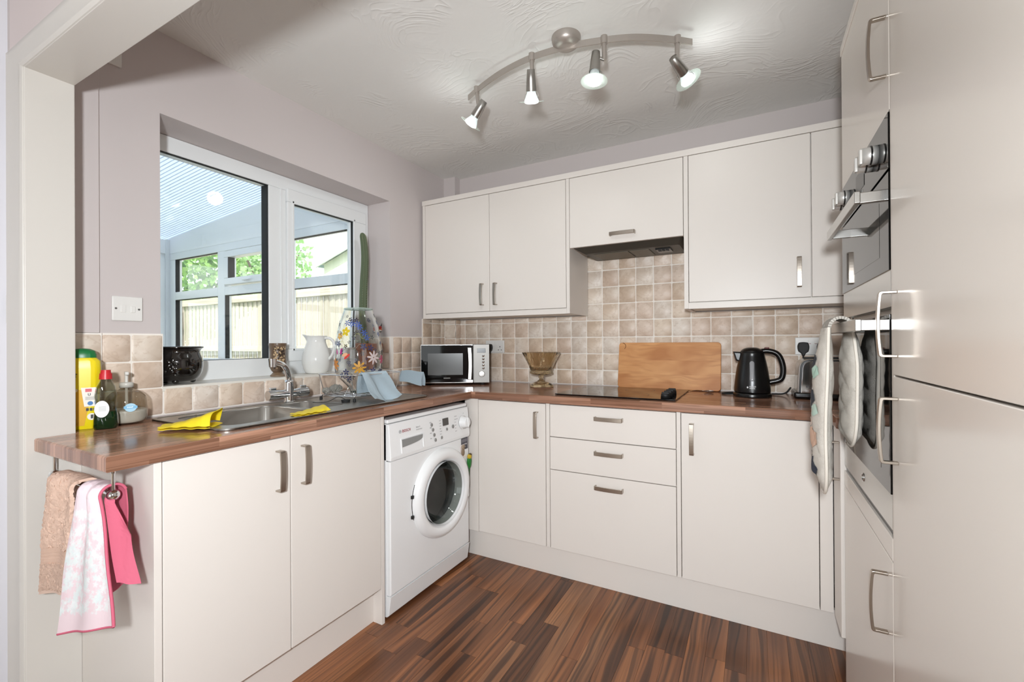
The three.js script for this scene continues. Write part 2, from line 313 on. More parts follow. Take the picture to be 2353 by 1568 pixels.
// ---------------------------------------------------------------- kitchen window
{
  const w = structG('window_1'), x0 = -0.245, x1 = -0.18;
  const y0 = 1.004, y1 = 2.044, zR = 0.606, zL = 1.804;
  part('window_frame', [BX(x0, x1, y0, 1.105, zR, zL, 0.004), BX(x0, x1, 1.975, y1, zR, zL, 0.004), BX(x0, x1, 1.105, 1.975, 1.74, zL, 0.004), BX(x0, x1, 1.105, 1.975, 1.168, 1.262, 0.004), BX(x0, x1, 1.1, 1.98, zR, 0.64, 0.004),
    BX(x1 - 0.004, x1 + 0.006, 1.105, 1.975, 1.195, 1.2, 0.002)], M.upvc, w);
  part('glazing_gasket', [BX(-0.2, -0.186, 1.101, 1.107, 1.262, 1.74), BX(-0.2, -0.186, 1.972, 1.977, 1.262, 1.74), BX(-0.235, -0.186, 1.105, 1.975, 1.2585, 1.2655)], M.rubber, w);
  part('pane', BX(-0.214, -0.211, 1.1, 1.98, 1.256, 1.745), M.winGlass, w);
  const s0 = -0.232, s1 = -0.168, f = 0.062;
  const sash = part('sash', [BX(s0, s1, 1.085, 1.148, 0.632, 1.168, 0.005), BX(s0, s1, 1.916, 1.985, 0.632, 1.168, 0.005), BX(s0, s1, 1.148, 1.916, 0.632, 0.728, 0.005), BX(s0, s1, 1.148, 1.916, 1.137, 1.168, 0.005),
    BX(s1 - 0.006, s1 + 0.004, 1.14, 1.152, 0.72, 1.145, 0.002), BX(s1 - 0.006, s1 + 0.004, 1.912, 1.924, 0.72, 1.145, 0.002), BX(s1 - 0.006, s1 + 0.004, 1.14, 1.924, 0.724, 0.734, 0.002), BX(s1 - 0.006, s1 + 0.004, 1.14, 1.924, 1.131, 1.142, 0.002)], M.upvc, w);
  part('pane', BX(-0.214, -0.211, 1.145, 1.92, 0.72, 1.14), M.winGlass, sash);
  part('gasket', [BX(-0.196, -0.17, 1.15, 1.914, 0.727, 0.7305), BX(-0.196, -0.172, 1.911, 1.916, 0.728, 1.137)], M.rubber, sash);
  part('drain_cap', CY(0.004, 0.004, 0.004, x1 + 0.001, 1.055, 0.99, 'x', 12), M.rubber, w);
}

// ---------------------------------------------------------------- conservatory beyond the window
const consWall = std('#f6f7f7', 0.7);
{
  const roofY = (x) => 2.26 + (x + 3.29) * 0.087;
  struct('floor_conservatory', BX(-3.45, -0.3, -0.25, -0.12, 0.2, 4.3), std('#d9d4cc', 0.6));
  struct('wall_conservatory_front', [BX(-3.42, -3.3, -0.25, 0.98, 0.24, 4.3), BX(-3.4, -3.3, 2.1, 2.24, 0.24, 4.3)], consWall);
  struct('wall_conservatory_far', BX(-3.42, -0.3, -0.25, 2.5, 4.2, 4.3), consWall);
  const ga = new THREE.Shape([[-3.4, -0.25], [-0.3, -0.25], [-0.3, roofY(-0.3)], [-3.4, roofY(-3.4)]].map((p) => new THREE.Vector2(...p)));
  const hole = new THREE.Path([[-3.33, 0.98], [-0.36, 0.98], [-0.36, 2.1], [-3.33, 2.1]].map((p) => new THREE.Vector2(...p))); ga.holes.push(hole);
  struct('wall_conservatory_end', EX(ga, 0.08).translate(0, 0, 0.22), consWall);
  struct('trim_5', BX(-3.43, -3.29, 0.9, 2.245, 0.2, 0.335), M.upvc);
  const e = structG('window_2'), z0 = 0.235, z1 = 0.3;
  part('window_frame', [BX(-3.33, -0.36, 0.98, 1.043, z0, z1, 0.004), BX(-3.33, -0.36, 2.032, 2.1, z0, z1, 0.004), BX(-3.33, -3.19, 1.043, 2.032, z0, z1, 0.004), BX(-0.43, -0.36, 1.043, 2.032, z0, z1, 0.004)], M.upvc, e);
  for (const [a, b] of [[-2.43, -2.318], [-1.53, -1.395]]) part('mullion', BX(a, b, 1.043, 2.032, z0, z1, 0.004), M.upvc, e);
  for (const [a, b] of [[-3.19, -2.43], [-2.318, -1.53], [-1.395, -0.43]]) {
    part('transom', BX(a, b, 1.624, 1.703, z0, z1, 0.004), M.upvc, e);
    part('pane', BX(a - 0.01, b + 0.01, 1.035, 1.63, 0.262, 0.265), M.winGlass, e);
    part('gasket', [BX(a, a + 0.006, 1.043, 1.624, 0.26, 0.296), BX(a, b, 1.619, 1.624, 0.27, 0.292)], M.rubber, e);
    if (a !== -2.318) { part('pane', BX(a - 0.01, b + 0.01, 1.697, 2.04, 0.262, 0.265), M.winGlass, e); part('gasket', [BX(a, a + 0.006, 1.703, 2.032, 0.26, 0.296), BX(a, b, 2.027, 2.032, 0.27, 0.292)], M.rubber, e); }
  }
  const s = part('sash', [BX(-2.3, -1.545, 1.715, 1.775, 0.24, 0.318, 0.005), BX(-2.3, -1.545, 1.965, 2.022, 0.24, 0.318, 0.005), BX(-2.3, -2.235, 1.775, 1.965, 0.24, 0.318, 0.005), BX(-1.61, -1.545, 1.775, 1.965, 0.24, 0.318, 0.005)], M.upvc, e);
  part('pane', BX(-2.24, -1.6, 1.77, 1.97, 0.262, 0.265), M.winGlass, s); part('gasket', BX(-2.235, -2.222, 1.775, 1.965, 0.262, 0.316), M.rubber, s);
  part('handle', [B(0.11, 0.016, 0.014, -1.93, 1.742, 0.335, 0.005), B(0.03, 0.022, 0.02, -1.97, 1.742, 0.326, 0.004)], M.upvc, s);
  const fr = structG('window_4');
  part('window_frame', [BX(-3.38, -3.31, 0.98, 1.05, 0.3, 4.2), BX(-3.38, -3.31, 2.04, 2.1, 0.3, 4.2), BX(-3.38, -3.31, 1.62, 1.7, 0.3, 4.2), ...[0.3, 1.2, 2.1, 3.0, 4.1].map((z) => BX(-3.386, -3.304, 1.049, 2.041, z + 0.001, z + 0.1))], M.upvc, fr);
  for (const [z0_, z1_] of [[0.4, 1.2], [1.3, 2.1], [2.2, 3.0], [3.1, 4.1]]) for (const [a, b] of [[1.05, 1.62], [1.7, 2.04]]) part('pane', BX(-3.347, -3.344, a, b, z0_, z1_), M.winGlass, fr);
  // lean-to roof of ribbed twin-wall sheet
  const rf = structG('ceiling_conservatory'), poly = phy('#e6edf6', 0.85, { transmission: 0.62, thickness: 0, side: THREE.DoubleSide });
  const slab = (x0, x1, z0_, z1_, lo, hi) => { const g = BX(x0, x1, 0, 1, z0_, z1_), p = g.attributes.position; for (let i = 0; i < p.count; i++) p.setY(i, roofY(p.getX(i)) + (p.getY(i) > 0.5 ? hi : lo)); g.computeVertexNormals(); return g; };
  for (let k = 0; k < 4; k++) {
    const a = 0.2 + k * 1.02, pn_ = part('roof_sheet', slab(-3.5, -0.3, a, a + 1.0, 0.012, 0.02), poly, rf), ribs = [];
    for (let i = 1; i < 34; i++) ribs.push(slab(-3.48, -0.31, a + i / 34 - 0.0014, a + i / 34 + 0.0014, 0.006, 0.012));
    stuff('sheet_ribs', ribs, poly, pn_);
    part('glazing_bar', slab(-3.5, -0.3, a + 0.99, a + 1.03, -0.01, 0.03), M.upvc, rf);
  }
}

// ---------------------------------------------------------------- garden
struct('ground', BX(-40, -0.3, -0.4, -0.25, -40, 12), std('#7d8f52', 0.95));
{
  const f = thing('fence', 'close-boarded timber fence with vertical boards and rails seen through the window', 'fence', [0, 0, -1.25]);
  const geos = [0, 1, 2, 3].map((k) => { const g = BX(-0.056, 0.056, -0.2, 1.79, 0, 0.016), p = g.attributes.position; for (let i = 0; i < p.count; i++) if (p.getX(i) > 0) p.setZ(i, p.getZ(i) + 0.022); g.computeVertexNormals(); return uvm(g, 'y', k * 0.3, k * 0.37); });
  for (let k = 0; k < 66; k++) { const o = sh(new THREE.Mesh(geos[k % 4], M.fence)); o.name = 'board'; o.position.set(-7.4 + k * 0.108, (rnd() - 0.5) * 0.012, -0.02); f.add(o); }
  part('top_rail', uvm(BX(-7.5, -0.3, 1.785, 1.885, -0.02, 0.055, 0.006), 'x'), M.fence, f);
  part('middle_rail', uvm(BX(-7.5, -0.3, 1.066, 1.148, 0.02, 0.075, 0.006), 'x'), M.fence, f);
  part('bottom_rail', uvm(BX(-7.5, -0.3, 0.1, 0.18, 0.02, 0.075, 0.006), 'x'), M.fence, f);
  for (const x of [-6.35, -4.0, -1.6]) part('post', uvm(BX(x - 0.05, x + 0.05, -0.25, 1.72, 0.02, 0.12, 0.006), 'y'), M.fence, f);
  const br = uvm(B(0.09, 0.5, 0.06, 0, 0, 0, 0.006), 'y'); br.rotateZ(0.75); br.translate(-6.42, 1.62, 0.1); part('brace', br, M.fence, f);
}
function tree(label, x, y, z, r, n, colors, dens) {
  const t = thing('tree', label, 'tree', [x, -0.25, z]);
  part('trunk', [rod([0, 0, 0], [0.1, y + 0.2, 0], 0.13, 0.06), ...[0, 1, 2, 3, 4].map((k) => rod([0.06, y * 0.7, 0], [Math.cos(k * 1.3) * r * 0.7, y + 0.3 + Math.sin(k * 2) * r * 0.4, Math.sin(k * 1.3) * r * 0.7], 0.05, 0.015))], std('#5d4a38', 0.9), t);
  const leaf = new THREE.BufferGeometry(); leaf.setAttribute('position', new THREE.Float32BufferAttribute([0, 0, 0, -0.5, 0.5, 0.12, 0, 0.5, 0, 0.5, 0.5, 0.12, 0, 1, 0.02], 3)); leaf.setIndex([0, 2, 1, 0, 3, 2, 1, 2, 4, 2, 3, 4]); leaf.computeVertexNormals();
  const im = new THREE.InstancedMesh(leaf, phy('#ffffff', 0.8, { transmission: 0.4, thickness: 0, side: THREE.DoubleSide }), n), q = new THREE.Object3D();
  for (let i = 0; i < n; i++) {
    const a = rnd() * 6.283, c = rr(-1, 1), s = Math.sqrt(1 - c * c), R = r * (0.45 + 0.55 * Math.cbrt(rnd())) * (0.78 + 0.3 * fbm(a / 6.283, (c + 1) / 2, 7, 5, 2, 201));
    q.position.set(Math.cos(a) * s * R, y + 0.25 + c * R, Math.sin(a) * s * R); q.rotation.set(rr(-1.5, 1.5), rnd() * 6.28, rr(-1, 1)); q.scale.setScalar(rr(0.09, 0.17)); q.updateMatrix(); im.setMatrixAt(i, q.matrix);
    im.setColorAt(i, new THREE.Color(colors[Math.floor(rnd() * colors.length)]));
  }
  im.name = 'foliage'; im.userData.kind = 'stuff'; sh(im); t.add(im);
}
tree('dense bright green leafy tree above the fence at the left of the window', -11.9, 2.9, -4.2, 1.75, 5200, ['#7fae4a', '#9cc765', '#5f8f39', '#b3d680']);
tree('thin pale green tree behind the fence right of the dense tree', -9.3, 3.2, -4.6, 1.2, 900, ['#a9cf8a', '#8fbb72', '#c2dcaa']);
{
  const h = thing('neighbouring_house', 'pale rendered house with a gable roof far beyond the fence', 'house', [-11.3, -0.25, -8]);
  const gable = new THREE.Shape([[0, 0], [7, 0], [7, 4.2], [3.5, 5.3], [0, 4.2]].map((p) => new THREE.Vector2(...p)));
  part('wall', EX(gable, 6).translate(0, 0, -6), std('#f6f2ea', 0.9), h);
  for (const s of [1, -1]) { const g = B(3.9, 0.12, 6.4, 0, 0, -3); g.rotateZ(s * 0.304); g.translate(s > 0 ? 1.68 : 5.32, 4.83, 0); part('roof', g, std('#c9c6c8', 0.8), h); }
  part('gutter', rod([-0.26, 4.18, 0.15], [-0.26, 4.18, -6.2], 0.07), std('#9fb6c4', 0.5), h);
  part('bargeboard', [(() => { const g = B(3.9, 0.16, 0.05, 0, 0, 0.22); g.rotateZ(0.304); return g.translate(1.68, 4.72, 0); })(), (() => { const g = B(3.9, 0.16, 0.05, 0, 0, 0.22); g.rotateZ(-0.304); return g.translate(5.32, 4.72, 0); })()], std('#e6ecef', 0.6), h);
}

// ---------------------------------------------------------------- cabinets
function bow(L = 0.134, w = 0.018, h = 0.03) { // bowed strap handle: length along y, standing out along +z
  const t = 0.0055, s = new THREE.Shape(), l = L / 2;
  s.moveTo(-l, 0); s.lineTo(-l, h * 0.72); s.quadraticCurveTo(-l, h * 0.92, -l + 0.008, h * 0.93); s.quadraticCurveTo(0, h * 1.13, l - 0.008, h * 0.93); s.quadraticCurveTo(l, h * 0.92, l, h * 0.72); s.lineTo(l, 0);
  s.lineTo(l - t, 0); s.lineTo(l - t, h * 0.68); s.quadraticCurveTo(l - t, h * 0.75, l - t - 0.005, h * 0.76); s.quadraticCurveTo(0, h * 0.95, -l + t + 0.005, h * 0.76); s.quadraticCurveTo(-l + t, h * 0.75, -l + t, h * 0.68); s.lineTo(-l + t, 0); s.closePath();
  const g = EX(s, w - 0.002, 0.001, 10).translate(0, 0, -w / 2 + 0.001);
  return g.rotateZ(Math.PI / 2).rotateY(Math.PI / 2);
}
const bowV = bow(), bowH = bow().rotateZ(Math.PI / 2), bowTall = bow(0.141, 0.0135, 0.034);
function front(parent, name, x0, x1, y0, y1, zf, hx, hy, kind = 'v', mat = M.door) {
  const d = part(name, BX(x0, x1, y0, y1, zf - 0.019, zf, 0.0018), mat, parent);
  if (kind) part('handle', (kind === 'v' ? bowV : kind === 'h' ? bowH : bowTall).clone().translate(hx, hy, zf), M.nickel, d);
  return d;
}
const panels = (x0, x1, y0, y1, z0, z1, t = 0.018) => [BX(x0, x0 + t, y0, y1, z0, z1), BX(x1 - t, x1, y0, y1, z0, z1), BX(x0, x1, y0, y0 + t, z0, z1), BX(x0, x1, y0, y1, z0, z0 + 0.01)];
{
  const u = thing('sink_cabinet', 'cream two-door base cabinet under the sink beside the towel rail', 'cabinet', [0, 0, 2.0745], Math.PI / 2);
  part('end_panel', BX(0, 0.018, 0, 0.8695, 0.09, 0.582, 0.001), M.door, u);
  part('end_panel', BX(0.8035, 0.8205, 0, 0.8695, 0.02, 0.582, 0.001), M.door, u);
  part('carcass', panels(0.0185, 0.803, 0.151, 0.8695, 0.02, 0.56), M.carcass, u);
  front(u, 'door', 0.0205, 0.388, 0.153, 0.867, 0.582, 0.344, 0.762);
  front(u, 'door', 0.3915, 0.801, 0.153, 0.867, 0.582, 0.436, 0.762);
  part('plinth', BX(0.0185, 0.803, 0, 0.148, 0.514, 0.532, 0.001), M.door, u);
}
{
  const u = thing('corner_cabinet', 'narrow cream base cabinet with one door right of the washing machine', 'cabinet');
  part('carcass', panels(0.62, 1.052, 0.151, 0.8695, 0.02, 0.58), M.carcass, u);
  part('filler_post', BX(0.545, 0.6305, 0.15, 0.8695, 0.584, 0.602, 0.001), M.door, u);
  part('filler_post', BX(1.0345, 1.0535, 0.153, 0.8695, 0.575, 0.602, 0.001), M.door, u);
  front(u, 'door', 0.6335, 1.0315, 0.153, 0.867, 0.603, 0.985, 0.76);
}
{
  const u = thing('drawer_cabinet', 'cream base cabinet with three drawers below the hob', 'cabinet');
  part('carcass', panels(1.0555, 1.654, 0.151, 0.8695, 0.02, 0.58), M.carcass, u);
  for (const [a, b, y] of [[0.708, 0.867, 0.816], [0.5455, 0.7045, 0.6535], [0.153, 0.542, 0.492]]) front(u, 'drawer', 1.0565, 1.6515, a, b, 0.603, 1.3555, y, 'h');
}
{
  const u = thing('base_cabinet', 'cream base cabinet with one wide door below the kettle', 'cabinet');
  part('carcass', panels(1.6555, 2.168, 0.151, 0.8695, 0.02, 0.58), M.carcass, u);
  part('filler_post', BX(1.6545, 1.671, 0.153, 0.8695, 0.575, 0.602, 0.001), M.door, u);
  part('filler_post', BX(2.169, 2.2105, 0.153, 0.8695, 0.575, 0.602, 0.001), M.door, u);
  front(u, 'door', 1.674, 2.166, 0.153, 0.867, 0.603, 1.717, 0.76);
}
single('plinth_board', 'long cream plinth board along the floor under the drawers', 'plinth', BX(0.42, 2.3, 0, 0.148, 0.546, 0.564, 0.001), M.door);
{
  const u = thing('slim_cabinet', 'slim cream base cabinet behind the hanging oven gloves', 'cabinet', [2.822, 0, 0.606], -Math.PI / 2);
  part('carcass', panels(0, 0.155, 0.151, 0.8695, 0.03, 0.58), M.carcass, u);
  front(u, 'door', 0.004, 0.152, 0.153, 0.867, 0.61, 0.13, 0.757);
  part('plinth', BX(0, 0.155, 0, 0.148, 0.5, 0.518), M.door, u);
}
const ceilGap = M.door;
{
  const u = thing('wall_cabinet', 'cream wall cabinet with two doors above the microwave', 'cabinet');
  part('carcass', BX(0.041, 1.036, 1.342, 2.085, 0.012, 0.298), M.carcass, u);
  part('side_panel', BX(0.019, 0.04, 1.336, 2.085, 0.012, 0.319, 0.001), M.door, u);
  part('side_panel', BX(1.037, 1.056, 1.336, 2.085, 0.012, 0.319, 0.001), M.door, u);
  front(u, 'door', 0.043, 0.5355, 1.368, 2.083, 0.32, 0.488, 1.472);
  front(u, 'door', 0.5385, 1.0345, 1.368, 2.083, 0.32, 0.5835, 1.47);
  part('light_pelmet', BX(0.0405, 1.0365, 1.335, 1.3645, 0.3, 0.319, 0.001), M.door, u);
}
{
  const u = thing('hood_cabinet', 'cream bridging cabinet with a lift-up door above the cooker hood', 'cabinet');
  part('carcass', BX(1.058, 1.652, 1.702, 2.085, 0.012, 0.298), M.carcass, u);
  front(u, 'door', 1.0585, 1.6505, 1.697, 2.083, 0.32, 1.3525, 1.744, 'h');
}
{
  const u = thing('wall_cabinet', 'cream wall cabinet with one wide door above the kettle', 'cabinet');
  part('carcass', BX(1.674, 2.7, 1.342, 2.085, 0.012, 0.298), M.carcass, u);
  part('side_panel', BX(1.6535, 1.6735, 1.336, 2.085, 0.012, 0.319, 0.001), M.door, u);
  front(u, 'door', 1.676, 2.1735, 1.368, 2.083, 0.32, 2.129, 1.478);
  front(u, 'door', 2.1775, 2.68, 1.368, 2.083, 0.32, 2.63, 1.478, null);
  part('light_pelmet', BX(1.6735, 2.7, 1.335, 1.3645, 0.3, 0.319, 0.001), M.door, u);
}
single('cornice_board', 'long cream cornice board along the top of the wall cabinets', 'cornice', BX(0.017, 2.7, 2.0855, 2.1165, 0.012, 0.322, 0.0015), M.door);
{ // tall housing on the right, facing -x
  const u = thing('oven_housing', 'tall cream cabinet housing the double oven', 'cabinet', [2.822, 0, 0.766], -Math.PI / 2);
  part('side_panel', BX(0, 0.018, 0, 2.148, 0.02, 0.578), M.doorTall, u);
  part('side_panel', BX(0.592, 0.609, 0, 2.148, 0.02, 0.578), M.doorTall, u);
  part('shelf', BX(0.018, 0.592, 0.7, 0.72, 0.02, 0.57), M.carcass, u); part('shelf', BX(0.018, 0.592, 1.7, 1.72, 0.02, 0.57), M.carcass, u);
  front(u, 'door', 0.002, 0.607, 0.012, 0.681, 0.6, 0.56, 0.568, 't', M.doorTall);
  part('filler_panel', BX(0.002, 0.607, 0.684, 0.7345, 0.581, 0.6, 0.0015), M.doorTall, u);
  front(u, 'door', 0.002, 0.607, 1.693, 2.147, 0.6, 0.578, 1.849, 't', M.doorTall);
  part('cornice', BX(0, 0.609, 2.149, 2.177, 0.02, 0.603, 0.0015), M.doorTall, u);
}
{
  const u = thing('fridge_housing', 'tall cream integrated fridge cabinet with two plain doors at the right', 'cabinet', [2.822, 0, 1.377], -Math.PI / 2);
  part('side_panel', BX(0, 0.019, 0, 2.148, 0.02, 0.6, 0.001), M.doorTall, u);
  part('side_panel', BX(0.65, 0.669, 0, 2.148, 0.02, 0.578), M.doorTall, u);
  part('back_panel', BX(0.02, 0.65, 0, 2.148, 0.02, 0.03), M.carcass, u);
  front(u, 'door', 0.022, 0.667, 1.1025, 2.147, 0.603, 0.056, 1.2115, 't', M.doorTall);
  front(u, 'door', 0.022, 0.667, 0.012, 1.0985, 0.603, 0.058, 0.9855, 't', M.doorTall);
  part('cornice', BX(0, 0.669, 2.149, 2.177, 0.02, 0.606, 0.0015), M.doorTall, u);
}

// ---------------------------------------------------------------- worktops
{
  const poly = (p) => new THREE.Shape(p.map((q) => new THREE.Vector2(...q)));
  const top = (s, along) => { const g = EX(s, 0.029, 0.005, 8); g.rotateX(Math.PI / 2); g.translate(0, 0.905, 0); return uvm(g, along); }; // shape x = x, y = z
  const a = poly([[0.0125, 0.066], [0.103, 0.066], [0.598, 0.614], [0.598, 2.177], [0.1385, 2.177], [0.1385, 2.086], [0.0125, 2.086]]);
  const hole = rrShape(0.36, 0.66, 0.05, 0.31, 1.545); a.holes.push(new THREE.Path(hole.getPoints(8)));
  single('worktop', 'wood block worktop along the window with the steel sink set in it', 'worktop', top(a, 'z'), M.worktop);
  const b = poly([[0.1035, 0.0115], [2.855, 0.0115], [2.855, 0.76], [2.2, 0.76], [2.2, 0.614], [0.586, 0.614], [0.0965, 0.0722], [0.1035, 0.066]]);
  single('worktop', 'wood block worktop along the back wall under the hob and kettle', 'worktop', top(b, 'x'), M.worktop);
}
// ---------------------------------------------------------------- sink and tap
{
  const u = thing('sink', 'stainless steel inset sink with two bowls and a ribbed drainer', 'sink', [0.305, 0.91, 1.385]);
  const pl = rrShape(0.99, 0.46, 0.04); // x = -z of the room
  const bowls = [[-0.265, 0, 0.36, 0.34, 0.05], [0.015, 0.03, 0.155, 0.26, 0.04]]; // along, across, length, width
  for (const [x, y, w, h, r] of bowls) pl.holes.push(new THREE.Path(rrShape(w, h, r, x, y).getPoints(8)));
  const g = EX(pl, 0.0025, 0.001, 8); g.rotateX(-Math.PI / 2); g.rotateY(Math.PI / 2); // along -> -z, across -> -x
  part('sink_top', [g.translate(0, 0.0015, 0)], M.steelSoft, u);
  part('rim', (() => { const o = rrShape(0.99, 0.46, 0.04); o.holes.push(new THREE.Path(rrShape(0.966, 0.436, 0.034).getPoints(8))); const q = EX(o, 0.004, 0.0015, 8); q.rotateX(-Math.PI / 2); q.rotateY(Math.PI / 2); return q.translate(0, 0.002, 0); })(), M.steelSoft, u);
  const bm = M.steelSoft.clone(); bm.side = THREE.DoubleSide;
  for (const [x, y, w, h, r] of bowls) {
    const dp = w > 0.2 ? 0.165 : 0.1;
    const bw = part('bowl', [turn(loft([{ w: w + 0.004, d: h + 0.004, r, y: 0.005 }, { w: w - 0.004, d: h - 0.004, r, y: -0.004 }, { w: w - 0.03, d: h - 0.03, r: r - 0.006, y: -dp + 0.03 }, { w: w - 0.06, d: h - 0.06, r: r - 0.01, y: -dp }, { w: w - 0.2 > 0.02 ? w - 0.2 : 0.03, d: 0.06, r: 0.014, y: -dp - 0.003 }], false, true), 0, Math.PI / 2, 0).translate(-y, 0, -x)], bm, u);
    part('drain', CY(0.035, 0.035, 0.004, -y, -dp + 0.001, -x), M.chrome, bw);
  }
  const ribs = []; for (let k = 0; k < 9; k++) ribs.push(turn(new THREE.CapsuleGeometry(0.004, 0.33, 3, 8), Math.PI / 2, 0, 0).scale(1, 0.5, 1).translate(-0.15 + k * 0.0375, 0.004, -0.315));
  part('drainer_ridges', ribs, M.steelSoft, u);
  part('plug', [CY(0.02, 0.017, 0.012, 0.05, 0.01, -0.13), TB([[0.05, 0.016, -0.13], [0.03, 0.03, -0.11], [-0.02, 0.008, -0.09], [-0.08, 0.005, -0.06]], 0.0014, 24, 5)], M.rubber, u, 'black plug on a thin chain');
}
{
  const u = thing('mixer_tap', 'chrome mixer tap with a bent spout and two cylinder handles behind the sink', 'tap', [0.112, 0.9135, 1.36]);
  part('body', [LA([[0, 0], [0.024, 0], [0.024, 0.006], [0.0195, 0.01], [0.0195, 0.088], [0.017, 0.092], [0.017, 0.1], [0, 0.1]], 32)], M.chrome, u);
  part('handle_barrel', [CY(0.018, 0.018, 0.19, 0, 0.04, 0.005, 'z', 32)], M.chrome, u);
  for (const s of [1, -1]) part('handle', [CY(0.0205, 0.0205, 0.048, 0, 0.04, 0.005 + s * 0.072, 'z', 32), B(0.012, 0.016, 0.03, 0.002, 0.064, 0.005 + s * 0.074, 0.004)], M.chrome, u);
  part('spout', [TB([[0, 0.095, 0], [0, 0.118, 0.004], [0.008, 0.148, 0.018], [0.03, 0.17, 0.05], [0.07, 0.181, 0.095], [0.115, 0.19, 0.15]], 0.0115, 40, 14), CY(0.0165, 0.0135, 0.034, 0.12, 0.186, 0.157, 'y', 24)], M.chrome, u);
}

// ---------------------------------------------------------------- washing machine, local front facing +z
{
  const u = thing('washing_machine', 'white front-loading washing machine under the worktop', 'washing machine', [0, 0, 1.237], Math.PI / 2);
  const W = 0.595, cx = 0.352, cy = 0.446;
  const face = new THREE.Shape([[0.003, 0.104], [W - 0.003, 0.104], [W - 0.003, 0.672], [0.003, 0.672]].map((p) => new THREE.Vector2(...p)));
  const hp = new THREE.Path(); hp.absarc(cx, cy, 0.17, 0, Math.PI * 2); face.holes.push(hp);
  part('cabinet_shell', [BX(0, 0.004, 0.012, 0.832, 0.05, 0.575), BX(W - 0.004, W, 0.012, 0.832, 0.05, 0.575), BX(0, W, 0.012, 0.832, 0.05, 0.054), BX(0, W, 0.012, 0.02, 0.05, 0.55)], M.appliance, u);
  part('front_panel', EX(face, 0.018, 0.004, 40).translate(0, 0, 0.575), M.appliance, u);
  part('top_lid', BX(0, W, 0.833, 0.851, 0.05, 0.585, 0.006), M.appliance, u);
  const kick = new THREE.Shape([[0.54, 0.012], [0.578, 0.012], [0.586, 0.02], [0.598, 0.1], [0.54, 0.1]].map((p) => new THREE.Vector2(...p)));
  part('kick_panel', turn(EX(kick, W - 0.006, 0.002), 0, -Math.PI / 2, 0).translate(W - 0.003, 0, 0), M.appliance, u);
  for (const x of [0.05, W - 0.05]) for (const z of [0.1, 0.53]) part('foot', CY(0.02, 0.022, 0.012, x, 0.006, z), M.rubber, u);
  // control panel leaning back slightly
  const cs = new THREE.Shape([[0.54, 0.676], [0.602, 0.676], [0.604, 0.69], [0.592, 0.826], [0.586, 0.831], [0.54, 0.831]].map((p) => new THREE.Vector2(...p)));
  const cp = part('control_panel', turn(EX(cs, W - 0.004, 0.002), 0, -Math.PI / 2, 0).translate(W - 0.002, 0, 0), M.appliance, u);
  const tilt = Math.atan2(0.012, 0.136);
  const on = (o, x, y, d = 0.0026) => { o.position.set(x, y, 0.604 - (y - 0.69) * 0.0882 + d); o.rotation.x = -tilt; };
  const txt = (c, s, x, y, size, col = '#8d8f92', w = 'normal') => { c.fillStyle = col; c.font = `${w} ${size}px sans-serif`; c.fillText(s, x, y); };
  const pr = decal(cp, 'print', 0.56, 0.118, 1120, 236, (c, w, h) => {
    txt(c, 'BOSCH', 118, 62, 34, '#a4484c', 'bold'); c.strokeStyle = '#8d8f92'; c.lineWidth = 3; c.beginPath(); c.arc(92, 50, 13, 0, 7); c.stroke(); c.beginPath(); c.moveTo(85, 43); c.lineTo(85, 57); c.moveTo(99, 43); c.lineTo(99, 57); c.moveTo(85, 50); c.lineTo(99, 50); c.stroke();
    txt(c, 'Maxx 6', 300, 52, 18); txt(c, 'VarioPerfect', 300, 74, 15);
    ['1200', '1000', '800', '600'].forEach((s, i) => txt(c, s, 490, 42 + i * 50, 14)); ['start', 'wash', 'rinse', 'spin', 'ready', 'door'].forEach((s, i) => txt(c, s, 640, 46 + i * 26, 13));
    ['cottons', 'easy-care', 'mix', 'wool', 'silk', 'sport'].forEach((s, i) => txt(c, s, 890, 40 + i * 30, 13)); ['off', 'super 15', 'outdoor'].forEach((s, i) => txt(c, s, 1045, 30 + i * 80, 13));
  });
  on(pr, 0.297, 0.757);
  const tray = part('detergent_drawer', [BX(-0.075, 0.075, 0.028, 0.032, 0, 0.004, 0.001), BX(-0.075, -0.071, -0.032, 0.03, 0, 0.004), BX(0.071, 0.075, -0.032, 0.03, 0, 0.004)], M.appliance, cp); on(tray, 0.14, 0.728, 0);
  const cup = part('drawer_grip', (() => { const s = new THREE.Shape(); s.moveTo(-0.07, 0.026); s.lineTo(0.07, 0.026); s.lineTo(0.066, 0.012); s.quadraticCurveTo(0.05, -0.002, -0.07, -0.006); s.closePath(); return EX(s, 0.002); })(), std('#8f8f8d', 0.6), cp); on(cup, 0.14, 0.728, 0.0016);
  for (const [x, y, r] of [[0.28, 0.785, 0.009], [0.287, 0.76, 0.009], [0.294, 0.735, 0.009], [0.301, 0.71, 0.009], [0.35, 0.712, 0.008], [0.396, 0.745, 0.0075], [0.447, 0.75, 0.01]]) { const b = part('button', turn(new THREE.SphereGeometry(r, 16, 8), 0, 0, 0).scale(0.9, 1, 0.4), std('#8c8a87', 0.35), cp); on(b, x, y, 0.002); }
  const ds = part('display', B(0.045, 0.036, 0.004, 0, 0, 0, 0.0015), std('#4b4744', 0.25), cp); on(ds, 0.388, 0.783, 0.002);
  const kn = part('program_knob', [turn(LA([[0, 0], [0.036, 0], [0.036, 0.004], [0.029, 0.006], [0.027, 0.03], [0.022, 0.034], [0, 0.034]], 40), Math.PI / 2, 0, 0), B(0.006, 0.05, 0.008, 0, 0, 0.034, 0.002)], M.appliance, cp); on(kn, 0.536, 0.757, 0.001);
